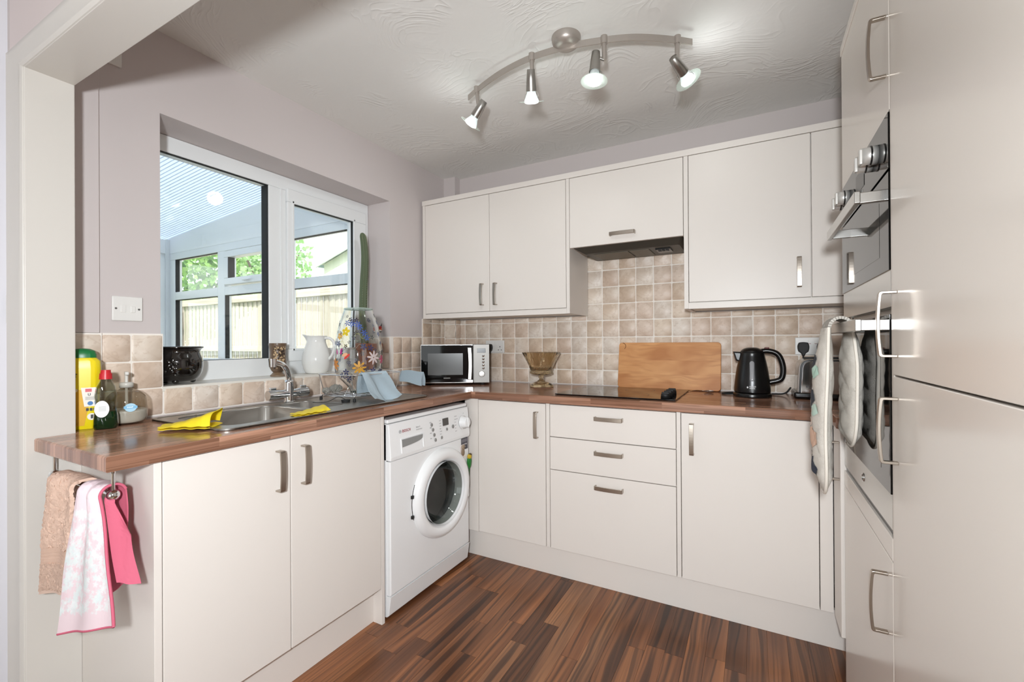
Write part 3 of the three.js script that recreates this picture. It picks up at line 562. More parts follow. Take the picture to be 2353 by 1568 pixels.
  // door
  const dr = part('door', [turn(LS([[0.147, 0.004], [0.152, 0.016], [0.166, 0.033], [0.178, 0.038], [0.196, 0.036], [0.209, 0.024], [0.214, 0.006], [0.214, 0.0]], 30, 64), Math.PI / 2, 0, 0).translate(cx, cy, 0.594), turn(LA([[0.152, 0.035], [0.142, 0.0], [0.145, -0.02]], 64), Math.PI / 2, 0, 0).translate(cx, cy, 0.594), B(0.07, 0.06, 0.022, cx + 0.185, cy - 0.06, 0.607, 0.01)], (() => { const m = M.appliance.clone(); m.side = THREE.DoubleSide; return m; })(), u);
  part('door_glass', turn(LS([[0, -0.06], [0.06, -0.058], [0.11, -0.042], [0.135, -0.012], [0.147, 0.014]], 24, 56), Math.PI / 2, 0, 0).translate(cx, cy, 0.604), glassM('#b9bdb9'), dr);
  part('hinge', [BX(cx - 0.222, cx - 0.208, cy + 0.03, cy + 0.045, 0.594, 0.606, 0.002), BX(cx - 0.222, cx - 0.208, cy - 0.06, cy - 0.045, 0.594, 0.606, 0.002), turn(new THREE.TorusGeometry(0.214, 0.003, 6, 20, 0.75), 0, 0, Math.PI - 0.42).translate(cx, cy, 0.596)], M.black, dr);
  const dm = std('#8d8b87', 0.4, { metalness: 0.7, side: THREE.DoubleSide }), drum = part('drum', [turn(LA([[0, 0], [0.225, 0], [0.235, 0.02], [0.235, 0.34]], 48), Math.PI / 2, 0, 0).translate(cx, cy, 0.14)], dm, u);
  const holes = []; for (let k = 0; k < 24; k++) for (let j = 0; j < 7; j++) holes.push(CY(0.005, 0.005, 0.002, cx + Math.cos(k / 24 * 6.283) * (0.06 + j * 0.023), cy + Math.sin(k / 24 * 6.283) * (0.06 + j * 0.023), 0.142, 'z', 6)); stuff('perforations', holes, M.dark, drum);
  part('door_seal', turn(LS([[0.235, -0.12], [0.2, -0.1], [0.18, -0.06], [0.19, -0.04], [0.175, -0.02], [0.17, 0.0]], 24, 48), Math.PI / 2, 0, 0).translate(cx, cy, 0.59), std('#77797b', 0.5, { side: THREE.DoubleSide }), u);
  // sticker and magnets
  const st = decal(u, 'sticker', 0.062, 0.062, 124, 124, (c, w, h) => { c.fillStyle = '#4a474f'; c.fillRect(0, 0, w, h); c.fillStyle = '#77747c'; c.fillRect(10, 12, 100, 34); c.fillStyle = '#e9e4e6'; c.font = 'bold 20px sans-serif'; c.fillText('AquaStop', 16, 74); c.font = '14px sans-serif'; c.fillText('warranty', 30, 100); }, { clear: false }); st.position.set(0.553, 0.641, 0.5978);
}
{
  const cat = thing('cat_magnet', 'small tabby cat magnet on the washing machine beside the dark sticker', 'magnet', [0.5972, 0.612, 0.706], Math.PI / 2);
  part('body', new THREE.SphereGeometry(1, 20, 14).scale(0.013, 0.022, 0.006).translate(0, -0.012, 0.006), std('#8b7762', 0.6), cat);
  part('head', [new THREE.SphereGeometry(0.0115, 18, 12).scale(1, 0.95, 0.7).translate(0, 0.014, 0.008), new THREE.ConeGeometry(0.005, 0.011, 8).translate(-0.007, 0.026, 0.008), new THREE.ConeGeometry(0.005, 0.011, 8).translate(0.007, 0.026, 0.008)], std('#9a866f', 0.6), cat);
  part('eye', [new THREE.SphereGeometry(0.0016, 8, 6).translate(-0.004, 0.016, 0.0155), new THREE.SphereGeometry(0.0016, 8, 6).translate(0.004, 0.016, 0.0155)], M.black, cat);
  part('backing', [EX(rrShape(0.036, 0.062, 0.012), 0.002).translate(0, -0.004, 0.0002)], std('#eee2de', 0.5), cat);
  part('paw', [new THREE.SphereGeometry(0.006, 12, 8).scale(1, 0.7, 0.8).translate(-0.006, -0.034, 0.008), new THREE.SphereGeometry(0.006, 12, 8).scale(1, 0.7, 0.8).translate(0.006, -0.034, 0.008)], std('#e9d8d0', 0.6), cat);
  const b = thing('parrot_magnet', 'green parrot magnet with a yellow head on the washing machine', 'magnet', [0.5972, 0.53, 0.652], Math.PI / 2);
  part('body', [LS([[0, -0.028], [0.006, -0.024], [0.013, -0.008], [0.0165, 0.012], [0.013, 0.026], [0, 0.031]], 24, 20).scale(1, 1, 0.6).rotateZ(0.06).translate(0, 0, 0.009)], std('#1f7a2c', 0.5), b);
  part('head', new THREE.SphereGeometry(0.0145, 18, 14).scale(1, 1, 0.75).translate(0, 0.036, 0.01), std('#c9ab2e', 0.5), b);
  part('crown', new THREE.SphereGeometry(0.0125, 16, 10).scale(0.9, 0.6, 0.7).translate(0.004, 0.046, 0.011), std('#5c4a24', 0.5), b);
  part('beak', new THREE.ConeGeometry(0.004, 0.01, 8).rotateZ(-2.2).translate(0.015, 0.035, 0.012), std('#3a3128', 0.4), b);
  part('tail', new THREE.ConeGeometry(0.0075, 0.055, 10).scale(1, 1, 0.35).rotateZ(Math.PI + 0.1).translate(0.004, -0.048, 0.006), std('#1b5424', 0.5), b);
}

// ---------------------------------------------------------------- built-in double oven
{
  const u = thing('double_oven', 'built-in double oven with steel trim and dark glass doors', 'oven', [2.822, 0, 0.766], -Math.PI / 2);
  const bg = M.blackGlass;
  part('body', BX(0.025, 0.585, 0.745, 1.68, 0.04, 0.575), M.steelSoft, u);
  const cp = part('control_panel', BX(0.006, 0.604, 1.563, 1.689, 0.577, 0.602, 0.001), bg, u);
  part('display', BX(0.25, 0.36, 1.6, 1.655, 0.6, 0.603, 0.001), M.black, cp);
  for (const x of [0.068, 0.134, 0.444, 0.502]) {
    const k = part('knob', [turn(LA([[0, 0], [0.0225, 0], [0.0225, 0.012], [0.0205, 0.014], [0.0205, 0.03], [0, 0.03]], 36), Math.PI / 2, 0, 0).translate(x, 1.63, 0.602)], M.satin, cp);
    part('grip', [BX(x - 0.0065, x + 0.0065, 1.611, 1.649, 0.62, 0.638, 0.003)], M.satin, k);
    part('ring', turn(LA([[0.0232, 0.011], [0.0232, 0.0145], [0.02, 0.0145]], 36), Math.PI / 2, 0, 0).translate(x, 1.63, 0.602), M.black, k);
  }
  const oven = (name, y0, y1, g0, g1, hy) => {
    const d = part(name, [BX(0.006, 0.604, y0, y1, 0.577, 0.599, 0.001)], M.steel, u);
    part('glass', BX(0.006, 0.604, g0, g1, 0.597, 0.602, 0.001), bg, d);
    part('window', BX(0.09, 0.52, g0 + 0.04, g1 - 0.05, 0.6012, 0.6024), std('#1b1917', 0.03), d);
    const h = part('handle', [BX(0.134, 0.582, hy - 0.014, hy + 0.014, 0.648, 0.66, 0.002)], M.steel, d);
    for (const x of [0.15, 0.566]) part('bracket', BX(x - 0.007, x + 0.016 * 0 + 0.007, hy - 0.013, hy + 0.013, 0.6, 0.652, 0.002), M.steel, h);
    return d;
  };
  oven('grill_door', 1.252, 1.556, 1.335, 1.556, 1.512);
  const lo = oven('oven_door', 0.752, 1.236, 0.832, 1.236, 1.213);
  part('vent', BX(0.006, 0.604, 0.737, 0.75, 0.58, 0.594), M.black, u);
  const e = part('badge', new THREE.TorusGeometry(0.011, 0.0016, 6, 24).translate(0.3, 0.79, 0.6), M.chrome, lo); e.userData.label = 'small round steel badge';
}
// oven gloves joined by a band, over the lower handle: local z = away from the doors (room -x)
{
  const cloth = std('#efe8dd', 0.95, { bumpMap: terryBump, bumpScale: 0.002 }), trim = std('#e6ded2', 0.95);
  const u = thing('oven_gloves', 'quilted cream double oven glove with printed animals over the lower oven handle', 'oven glove', [2.162, 1.213, 1.06], -Math.PI / 2);
  // local: x along the bar (room +z), y up, z outwards (room -x); bar section |z| < .006
  const q = (u_, v) => 0.006 * Math.sqrt(Math.abs(Math.sin((u_ * 3 + v * 9) * 1.571) * Math.sin((u_ * 3 - v * 9) * 1.571))) + 0.003 * fbm(cl(u_, 0, 0.999), cl(v, 0, 0.999), 5, 12, 2, 221);
  const pad = (zc, yTop, yBot, w, th, x0, lean, bow_) => {
    const f = (side) => (a, v) => {
      const y = yTop + (yBot - yTop) * v, taper = v > 0.72 ? Math.sqrt(Math.max(0.02, 1 - ((v - 0.72) / 0.285) ** 2)) : 0.62 + 0.38 * cl(v / 0.3);
      const x = x0 + (a - 0.5) * w * taper + 0.006 * Math.sin(v * 7), e = Math.pow(Math.max(0, 1 - (2 * a - 1) ** 2), 0.5) * cl((1 - v) * 9) * (0.35 + 0.65 * cl(v * 4));
      return [x, y, zc + lean * v + bow_ * Math.sin(v * 3.1) + side * (th * 0.5 * e + q(a, v) * e)];
    };
    return [f(1), f(-1)];
  };
  const outer = pad(0.024, 0.0, -0.475, 0.2, 0.032, 0.005, 0.008, 0.008), inner = pad(-0.032, 0.0, -0.335, 0.19, 0.034, -0.005, 0.0, -0.004);
  part('glove', outer.map((f) => sheet(f, 22, 60, 0.003)), cloth, u, 'outer glove with printed animal patches');
  part('glove', inner.map((f) => sheet(f, 22, 50, 0.003)), cloth, u, 'inner glove hanging against the oven door');
  part('band', sheet((a, v) => { const t = Math.PI * v, w = 0.125 - 0.0 * v; return [0.003 + (a - 0.5) * w, 0.0 + 0.028 * Math.sin(t), 0.026 * Math.cos(t) - 0.004]; }, 10, 60, 0.008), cloth, u);
  const piping = (f, yo) => { const pts = []; for (let k = 0; k <= 30; k++) pts.push(f(0.0, k / 30)); for (let k = 30; k >= 0; k--) pts.push(f(1.0, k / 30)); return TB(pts, 0.0045, 120, 6); };
  part('binding', [piping(outer[0]), piping(inner[0])], trim, u);
  // the printed animals, flat shapes on the outer face
  const sp = (x, v, pts, s, col, dz = 0.001) => {
    const P = pts.map((p) => [x + p[0] * s * 3.2, p[1] * s]), inside = (px, py) => { let c = false; for (let i = 0, j = P.length - 1; i < P.length; j = i++) if ((P[i][1] > py) !== (P[j][1] > py) && px < (P[j][0] - P[i][0]) * (py - P[i][1]) / (P[j][1] - P[i][1]) + P[i][0]) c = !c; return c; };
    const on = (px, py) => { const yy = -0.475 * v + py, vv = yy / -0.475, tp = vv > 0.72 ? Math.sqrt(Math.max(0.02, 1 - ((vv - 0.72) / 0.285) ** 2)) : 0.62 + 0.38 * cl(vv / 0.3), a = cl((px - 0.005 - 0.006 * Math.sin(vv * 7)) / (0.2 * tp) + 0.5, 0.01, 0.99), o = outer[0](a, vv); return [o[0], yy, o[2] + 0.003]; };
    const xs = P.map((p) => p[0]), ys = P.map((p) => p[1]), x0 = Math.min(...xs), x1 = Math.max(...xs), y0 = Math.min(...ys), y1 = Math.max(...ys), n = 26, pos = [];
    for (let i = 0; i < n; i++) for (let j = 0; j < n; j++) { const q0 = x0 + (x1 - x0) * i / n, q1 = x0 + (x1 - x0) * (i + 1) / n, r0 = y0 + (y1 - y0) * j / n, r1 = y0 + (y1 - y0) * (j + 1) / n; if (inside((q0 + q1) / 2, (r0 + r1) / 2)) { const A = on(q0, r0), Bq = on(q1, r0), C = on(q1, r1), E = on(q0, r1); pos.push(...A, ...Bq, ...C, ...A, ...C, ...E); } }
    const g = new THREE.BufferGeometry(); g.setAttribute('position', new THREE.Float32BufferAttribute(pos, 3)); g.computeVertexNormals(); part('printed_animal', g, std(col, 0.9, { side: THREE.DoubleSide }), u);
  };
  const catShape = [[-1, -2], [1, -2], [1.3, -0.5], [0.7, 0.6], [0.9, 1.6], [0.5, 1.2], [0, 1.3], [-0.5, 1.2], [-0.9, 1.6], [-0.7, 0.6], [-1.3, -0.6]], birdShape = [[-0.3, -2.4], [0.2, -1], [0.8, 0], [0.8, 1.2], [0.3, 2], [-0.4, 1.9], [-0.5, 0.8], [-0.2, -0.4]], leafShape = [[-1, -1], [0.2, -1.4], [1.1, -0.2], [1, 1.2], [-0.1, 1.6], [-1, 0.6]];
  sp(-0.01, 0.22, birdShape, 0.013, '#2c3038'); sp(0.03, 0.27, leafShape, 0.013, '#b7d6c6'); sp(0.0, 0.44, birdShape, 0.014, '#343840'); sp(0.035, 0.5, leafShape, 0.012, '#c3dccf'); sp(0.0, 0.68, leafShape, 0.02, '#e2bda5'); sp(-0.005, 0.83, catShape, 0.0155, '#2a3145'); sp(-0.05, 0.6, leafShape, 0.01, '#ead9cc');
}

// ---------------------------------------------------------------- cooker hood and hob
{
  const u = thing('cooker_hood', 'dark grey integrated cooker hood under the bridging cabinet', 'cooker hood');
  part('body', loft([{ w: 0.5, d: 0.24, r: 0.01, y: 1.665, x: 1.375, z: 0.15 }, { w: 0.58, d: 0.28, r: 0.01, y: 1.701, x: 1.355, z: 0.16 }]), std('#4b463e', 0.45, { metalness: 0.4 }), u);
  part('filter', [BX(1.17, 1.36, 1.661, 1.666, 0.06, 0.24, 0.002), BX(1.37, 1.47, 1.661, 1.666, 0.06, 0.24, 0.002)], std('#6f685c', 0.5, { metalness: 0.6 }), u);
  part('switch_panel', BX(1.5, 1.575, 1.657, 1.667, 0.13, 0.23, 0.002), M.black, u);
  for (let k = 0; k < 3; k++) part('switch', BX(1.512 + k * 0.019, 1.526 + k * 0.019, 1.654, 1.659, 0.19, 0.215, 0.001), M.blackMatt, u);
}
{
  const u = thing('hob', 'black glass electric hob set in the worktop with four knobs at its front right', 'hob', [1.355, 0.91, 0.325]);
  part('glass', B(0.58, 0.006, 0.47, 0, 0.004, 0, 0.0025), M.blackGlass, u);
  const ring = (x, z, r) => turn(new THREE.RingGeometry(r - 0.0016, r, 48), -Math.PI / 2, 0, 0).translate(x, 0.0073, z);
  part('cooking_zone', [ring(-0.17, -0.1, 0.09), ring(-0.17, 0.115, 0.075), ring(0.06, -0.1, 0.075), ring(0.06, 0.11, 0.09)], std('#6b6761', 0.3, { side: THREE.DoubleSide }), u);
  for (let k = 0; k < 4; k++) part('knob', [turn(LA([[0, 0], [0.021, 0], [0.0195, 0.018], [0.015, 0.02], [0, 0.02]], 28), 0, 0, 0).translate(0.24, 0.007, 0.19 - k * 0.062), B(0.034, 0.014, 0.009, 0.24, 0.028, 0.19 - k * 0.062, 0.003)], M.blackMatt, u);
}
// ---------------------------------------------------------------- things on the back worktop
{
  const ang = Math.atan2(0.534, 0.845), u = thing('microwave', 'silver and black microwave oven standing in the corner', 'microwave', [0.226, 0.91, 0.232], ang);
  const w = 0.43, h = 0.243, d = 0.3, mwM = std('#8f8c88', 0.42, { metalness: 0.5 });
  part('case', BX(-w / 2, w / 2, 0.013, 0.013 + h, -d / 2, d / 2 - 0.02, 0.004), mwM, u);
  for (const x of [-0.17, 0.17]) for (const z of [-0.11, 0.1]) part('foot', CY(0.014, 0.012, 0.014, x, 0.007, z), M.rubber, u);
  const fz = d / 2 - 0.02;
  const dr = part('door', [BX(-w / 2, 0.112, 0.013, 0.013 + h, fz, fz + 0.018, 0.003)], M.steel, u);
  part('door_glass', BX(-w / 2 + 0.004, 0.111, 0.018, 0.008 + h, fz + 0.016, fz + 0.0195, 0.001), M.blackGlass, dr);
  part('window', BX(-0.17, 0.048, 0.065, 0.2, fz + 0.019, fz + 0.0205), std('#34332f', 0.25), dr);
  part('handle', (() => { const s = new THREE.Shape(); s.moveTo(0, 0.035); s.quadraticCurveTo(0.009, 0.135, 0, 0.235); s.lineTo(0.024, 0.235); s.quadraticCurveTo(0.033, 0.135, 0.024, 0.035); s.closePath(); return EX(s, 0.014, 0.003, 16).translate(0.078, 0, fz + 0.02); })(), M.steel, dr);
  const lg = decal(dr, 'logo', 0.05, 0.01, 200, 40, (c, W_, H_) => { c.fillStyle = '#c9c7c2'; c.font = 'bold 32px sans-serif'; c.fillText('KENWOOD', 12, 31); }); lg.position.set(-0.05, 0.045, fz + 0.0199);
  const pn_ = part('control_panel', BX(0.1135, w / 2, 0.013, 0.013 + h, fz, fz + 0.018, 0.003), mwM, u);
  part('display', BX(0.138, 0.19, 0.203, 0.23, fz + 0.017, fz + 0.0195, 0.001), M.black, pn_);
  for (let k = 0; k < 5; k++) part('button', turn(LA([[0, 0], [0.008, 0], [0.007, 0.004], [0, 0.005]], 20), Math.PI / 2, 0, 0).translate(0.176, 0.183 - k * 0.0195, fz + 0.018), M.chrome, pn_);
  part('dial', turn(LA([[0, 0], [0.02, 0], [0.019, 0.014], [0.016, 0.016], [0, 0.016]], 32), Math.PI / 2, 0, 0).translate(0.166, 0.07, fz + 0.018), std('#e9e7e4', 0.3, { metalness: 0.5 }), pn_);
}
{ // cut glass bowl on a foot
  const amber = phy('#fff4dd', 0.03, { transmission: 1, thickness: 0.01, ior: 1.5, attenuationColor: new THREE.Color('#dccb9c'), attenuationDistance: 0.6 });
  const u = thing('glass_bowl', 'amber cut glass bowl on a square foot beside the microwave', 'bowl', [0.825, 0.91, 0.2]);
  const cut = (g, n, amp) => { const p = g.attributes.position; for (let i = 0; i < p.count; i++) { const x = p.getX(i), z = p.getZ(i), r = Math.hypot(x, z); if (r > 0.03) { const a = Math.atan2(z, x), k = 1 + amp * Math.abs(Math.sin(a * n / 2 + p.getY(i) * 60)); p.setX(i, x * k); p.setZ(i, z * k); } } g.computeVertexNormals(); return g; };
  const prof = [[0, 0.066], [0.018, 0.066], [0.05, 0.072], [0.067, 0.08], [0.067, 0.09], [0.062, 0.094], [0.07, 0.12], [0.09, 0.16], [0.113, 0.205], [0.108, 0.206], [0.085, 0.163], [0.064, 0.118], [0.052, 0.1], [0, 0.094]];
  part('bowl', cut(LA(prof.flatMap((p, i) => i && i < prof.length ? [[(p[0] + prof[i - 1][0]) / 2, (p[1] + prof[i - 1][1]) / 2], p] : [p]), 144), 24, 0.035), amber, u);
  part('stem', LS([[0, 0.032], [0.024, 0.033], [0.016, 0.04], [0.012, 0.048], [0.018, 0.055], [0.014, 0.062], [0.02, 0.066], [0, 0.066]], 30, 32), amber, u);
  part('foot', loft([{ w: 0.136, d: 0.136, r: 0.02, y: 0.0005 }, { w: 0.14, d: 0.14, r: 0.02, y: 0.004 }, { w: 0.138, d: 0.138, r: 0.02, y: 0.014 }, { w: 0.09, d: 0.09, r: 0.03, y: 0.024 }, { w: 0.045, d: 0.045, r: 0.02, y: 0.032 }]).rotateY(0.5), amber, u);
}
{
  const s = rrShape(0.545, 0.262, 0.018), h = new THREE.Path(); h.absellipse(-0.245, 0.105, 0.013, 0.0125, 0, Math.PI * 2);
  const g = EX(s, 0.014, 0.003, 10); g.translate(0, 0.131, 0);
  const u = thing('chopping_board', 'wooden chopping board leaning against the tiled wall behind the hob', 'chopping board', [1.527, 0.9105, 0.062]);
  const b = part('board', uvm(g, 'y'), M.board, u); b.rotation.x = -0.17;
  const k = part('worn_corner', turn(new THREE.TorusGeometry(0.019, 0.0022, 6, 20, 2.4), 0, 0, -0.9).translate(-0.252, 0.24, 0.0165), std('#8d5a30', 0.6), u); k.rotation.x = -0.17;
}
{
  const u = thing('teaspoon', 'small steel teaspoon lying on the worktop by the chopping board', 'spoon', [1.745, 0.9105, 0.13], 0.5);
  part('bowl', new THREE.SphereGeometry(0.021, 20, 10, 0, 6.2832, 1.57, 1.57).scale(1.25, 0.45, 0.9).translate(0, 0.0098, 0), (() => { const m = M.chrome.clone(); m.side = THREE.DoubleSide; return m; })(), u);
  part('handle', sheet((a, v) => [-0.022 - v * 0.085, 0.009 - 0.003 * v + 0.006 * Math.sin(v * 3.1), (a - 0.5) * (0.004 + 0.006 * v)], 4, 20, 0.0014), M.chrome, u);
}
{
  const u = thing('kettle', 'black plastic jug kettle with a side window and white lettering', 'kettle', [1.944, 0.91, 0.21]);
  const bk = std('#0d0d0e', 0.28), prof = [[0, 0.022], [0.076, 0.022], [0.078, 0.03], [0.0755, 0.07], [0.069, 0.12], [0.061, 0.165], [0.0545, 0.195], [0.052, 0.212], [0.049, 0.214]];
  part('body', LS(prof, 40, 56), bk, u);
  part('base', [LS([[0, 0], [0.081, 0], [0.083, 0.006], [0.081, 0.018], [0.074, 0.0205], [0, 0.0205]], 20, 56)], M.black, u);
  part('lid', LS([[0, 0.236], [0.02, 0.235], [0.04, 0.227], [0.05, 0.214], [0, 0.213]], 24, 48), bk, u);
  const sp = new THREE.Shape(); sp.moveTo(-0.04, 0.214); sp.lineTo(-0.082, 0.216); sp.quadraticCurveTo(-0.078, 0.2, -0.07, 0.172); sp.lineTo(-0.05, 0.165); sp.closePath();
  part('spout', EX(sp, 0.026, 0.008, 10).translate(0, 0, -0.013), bk, u);
  part('handle', [TB([[0.03, 0.216, 0], [0.07, 0.219, 0], [0.105, 0.205, 0], [0.124, 0.165, 0], [0.128, 0.12, 0], [0.118, 0.087, 0], [0.072, 0.07, 0]], 0.0125, 48, 14).scale(1, 1, 1.1)], M.black, u);
  part('switch', B(0.02, 0.007, 0.016, 0.062, 0.233, 0, 0.003), std('#5e1512', 0.4), u);
  const wn = part('water_window', (() => { const g = new THREE.CapsuleGeometry(0.01, 0.075, 4, 16).scale(1, 1, 0.35); const p = g.attributes.position; for (let i = 0; i < p.count; i++) { const y = p.getY(i) + 0.125; const T = [[0.03, 0.078], [0.07, 0.0757], [0.12, 0.0692], [0.165, 0.0613], [0.2, 0.054]]; let r = 0.054; for (let q = 0; q < 4; q++) if (y >= T[q][0] && y <= T[q + 1][0]) r = T[q][1] + (T[q + 1][1] - T[q][1]) * (y - T[q][0]) / (T[q + 1][0] - T[q][0]); p.setXYZ(i, p.getX(i), y, p.getZ(i) + r - 0.0015); } g.computeVertexNormals(); return g; })(), std('#96979a', 0.15), u);
  const lb = decal(u, 'lettering', 0.052, 0.022, 208, 88, (c) => { c.fillStyle = '#e8e8e8'; c.font = 'bold 32px sans-serif'; c.fillText('Russell', 58, 38); c.fillText('Hobbs', 58, 70); c.beginPath(); c.ellipse(28, 42, 14, 18, 0, 0, 7); c.fill(); }); lb.geometry = (() => { const g = new THREE.PlaneGeometry(0.052, 0.022, 16, 2), p = g.attributes.position; for (let i = 0; i < p.count; i++) { const a = p.getX(i) / 0.078, y = p.getY(i) + 0.049, r = 0.0778; p.setXYZ(i, Math.sin(a) * r, y, Math.cos(a) * r); } g.computeVertexNormals(); return g; })();
  part('mains_lead', TB([[-0.07, 0.006, -0.03], [-0.115, 0.005, -0.02], [-0.135, 0.0045, -0.05], [-0.1, 0.0045, -0.1], [0, 0.0045, -0.125], [0.09, 0.0045, -0.11], [0.14, 0.012, -0.1], [0.165, 0.04, -0.11]], 0.0038, 60, 8), M.rubber, u);
}
{
  const u = thing('toaster', 'polished steel toaster with black trim standing under the double socket', 'toaster', [2.265, 0.91, 0.14]);
  const out = (w, h, r) => { const s = new THREE.Shape(); s.moveTo(-w / 2, 0); s.lineTo(w / 2, 0); s.lineTo(w / 2 - 0.006, h - r); s.quadraticCurveTo(w / 2 - 0.008, h, w / 2 - r, h); s.lineTo(-w / 2 + r, h); s.quadraticCurveTo(-w / 2 + 0.008, h, -w / 2 + 0.006, h - r); s.closePath(); return s; };
  part('end_case', EX(out(0.28, 0.165, 0.05), 0.16, 0.006, 16).translate(0, 0.018, -0.08), M.steel, u);
  part('trim', EX(out(0.268, 0.158, 0.046), 0.004, 0.001, 16).translate(0, 0.022, 0.0835), M.black, u);
  part('side_plate', EX(out(0.252, 0.15, 0.042), 0.006, 0.003, 16).translate(0, 0.024, 0.086), M.chrome, u);
  part('base', BX(-0.152, 0.152, 0.003, 0.032, -0.092, 0.098, 0.01), M.black, u);
  part('slot', [BX(-0.1, 0.1, 0.184, 0.1895, -0.04, -0.012), BX(-0.1, 0.1, 0.184, 0.1895, 0.014, 0.042)], M.dark, u);
  const lb = decal(u, 'lettering', 0.07, 0.024, 280, 96, (c) => { c.fillStyle = '#5b5a5c'; c.font = 'bold 36px sans-serif'; c.fillText('Russell', 60, 42); c.fillText('Hobbs', 60, 78); c.beginPath(); c.ellipse(30, 46, 15, 20, 0, 0, 7); c.fill(); }); lb.position.set(-0.075, 0.058, 0.0957);
}
// ---------------------------------------------------------------- sockets and switches
function plate(name, label, cat, w, h, pos, ry = 0) { const u = thing(name, label, cat, pos, ry); part('face_plate', B(w, h, 0.009, 0, 0, 0.0045, 0.003), M.white, u); return u; }
function plug(u, x, y) {
  const s = new THREE.Shape(); s.moveTo(-0.02, -0.022); s.quadraticCurveTo(-0.029, 0.005, -0.018, 0.022); s.quadraticCurveTo(0, 0.027, 0.018, 0.022); s.quadraticCurveTo(0.029, 0.005, 0.02, -0.022); s.quadraticCurveTo(0.006, -0.03, 0.0055, -0.042); s.lineTo(-0.0055, -0.042); s.quadraticCurveTo(-0.006, -0.03, -0.02, -0.022);
  return EX(s, 0.026, 0.004, 10).translate(x, y, 0.01);
}
const holesG = (x, y) => [B(0.004, 0.009, 0.001, x, y + 0.011, 0.0092), B(0.008, 0.004, 0.001, x - 0.011, y - 0.01, 0.0092), B(0.008, 0.004, 0.001, x + 0.011, y - 0.01, 0.0092)];
{
  const u = plate('wall_socket', 'white double socket on the tiles behind the microwave', 'socket', 0.146, 0.086, [0.394, 1.148, 0.0105]);
  part('rocker', [B(0.011, 0.019, 0.004, -0.013, 0.02, 0.0095, 0.001), B(0.011, 0.019, 0.004, 0.013, 0.02, 0.0095, 0.001)], M.white, u);
  part('pin_holes', [...holesG(0.04, -0.012), ...holesG(-0.04, -0.012)], M.dark, u);
  single('plug', 'black plug in the socket just above the microwave', 'plug', [plug(null, 0, 0)], M.blackMatt, [0.354, 1.142, 0.0105]);
  const d = plate('wall_socket', 'white double socket on the tiles above the toaster', 'socket', 0.146, 0.086, [2.206, 1.15, 0.0105]);
  part('rocker', [B(0.011, 0.019, 0.004, -0.013, 0.02, 0.0095, 0.001), B(0.011, 0.019, 0.004, 0.013, 0.02, 0.0095, 0.001)], M.white, d);
  part('rocker_mark', [B(0.011, 0.002, 0.001, -0.013, 0.0115, 0.0118), B(0.011, 0.002, 0.001, 0.013, 0.0115, 0.0118)], std('#8a3a34', 0.5), d);
  single('plug', 'black plug with its lead at the left of the socket above the toaster', 'plug', [plug(null, 0, 0), TB([[0, -0.04, 0.022], [0.001, -0.06, 0.022], [0.004, -0.085, 0.02], [0.01, -0.13, 0.016], [0.012, -0.2, 0.012]], 0.0038, 20, 8)], M.blackMatt, [2.166, 1.145, 0.0105]);
  single('plug', 'black plug at the right of the double socket partly behind the oven glove', 'plug', [plug(null, 0, 0), TB([[0, -0.04, 0.022], [-0.001, -0.06, 0.022], [0.0, -0.085, 0.02], [0.01, -0.13, 0.016], [0.012, -0.2, 0.012]], 0.0038, 20, 8)], M.blackMatt, [2.246, 1.143, 0.0105]);
  const f = plate('fused_switch', 'white fused switch plate on the wall left of the window', 'switch', 0.088, 0.086, [0.0005, 1.304, 1.909], Math.PI / 2);
  part('fuse_holder', B(0.0145, 0.026, 0.003, -0.013, 0.0, 0.0095, 0.001), M.white, f); part('rocker', B(0.013, 0.022, 0.004, 0.015, -0.002, 0.0095, 0.0015), M.white, f);
  part('screw', [CY(0.0035, 0.0035, 0.001, -0.0335, 0, 0.0092, 'z', 14), CY(0.0035, 0.0035, 0.001, 0.0325, -0.001, 0.0092, 'z', 14)], std('#5d5a57', 0.5), f);
  const l = plate('light_switch', 'slim white light switch on the wall left of the opening', 'switch', 0.03, 0.086, [0.012, 1.286, 2.1905]); part('rocker', B(0.011, 0.024, 0.005, 0.004, 0, 0.0095, 0.002), M.white, l);
  const p2 = plate('blank_plate', 'white square plate high on the window wall behind the opening', 'wall plate', 0.086, 0.086, [0.0005, 2.192, 1.966], Math.PI / 2); part('screw', CY(0.0035, 0.0035, 0.001, 0.031, 0, 0.0092, 'z', 14), std('#4a4744', 0.5), p2);
}

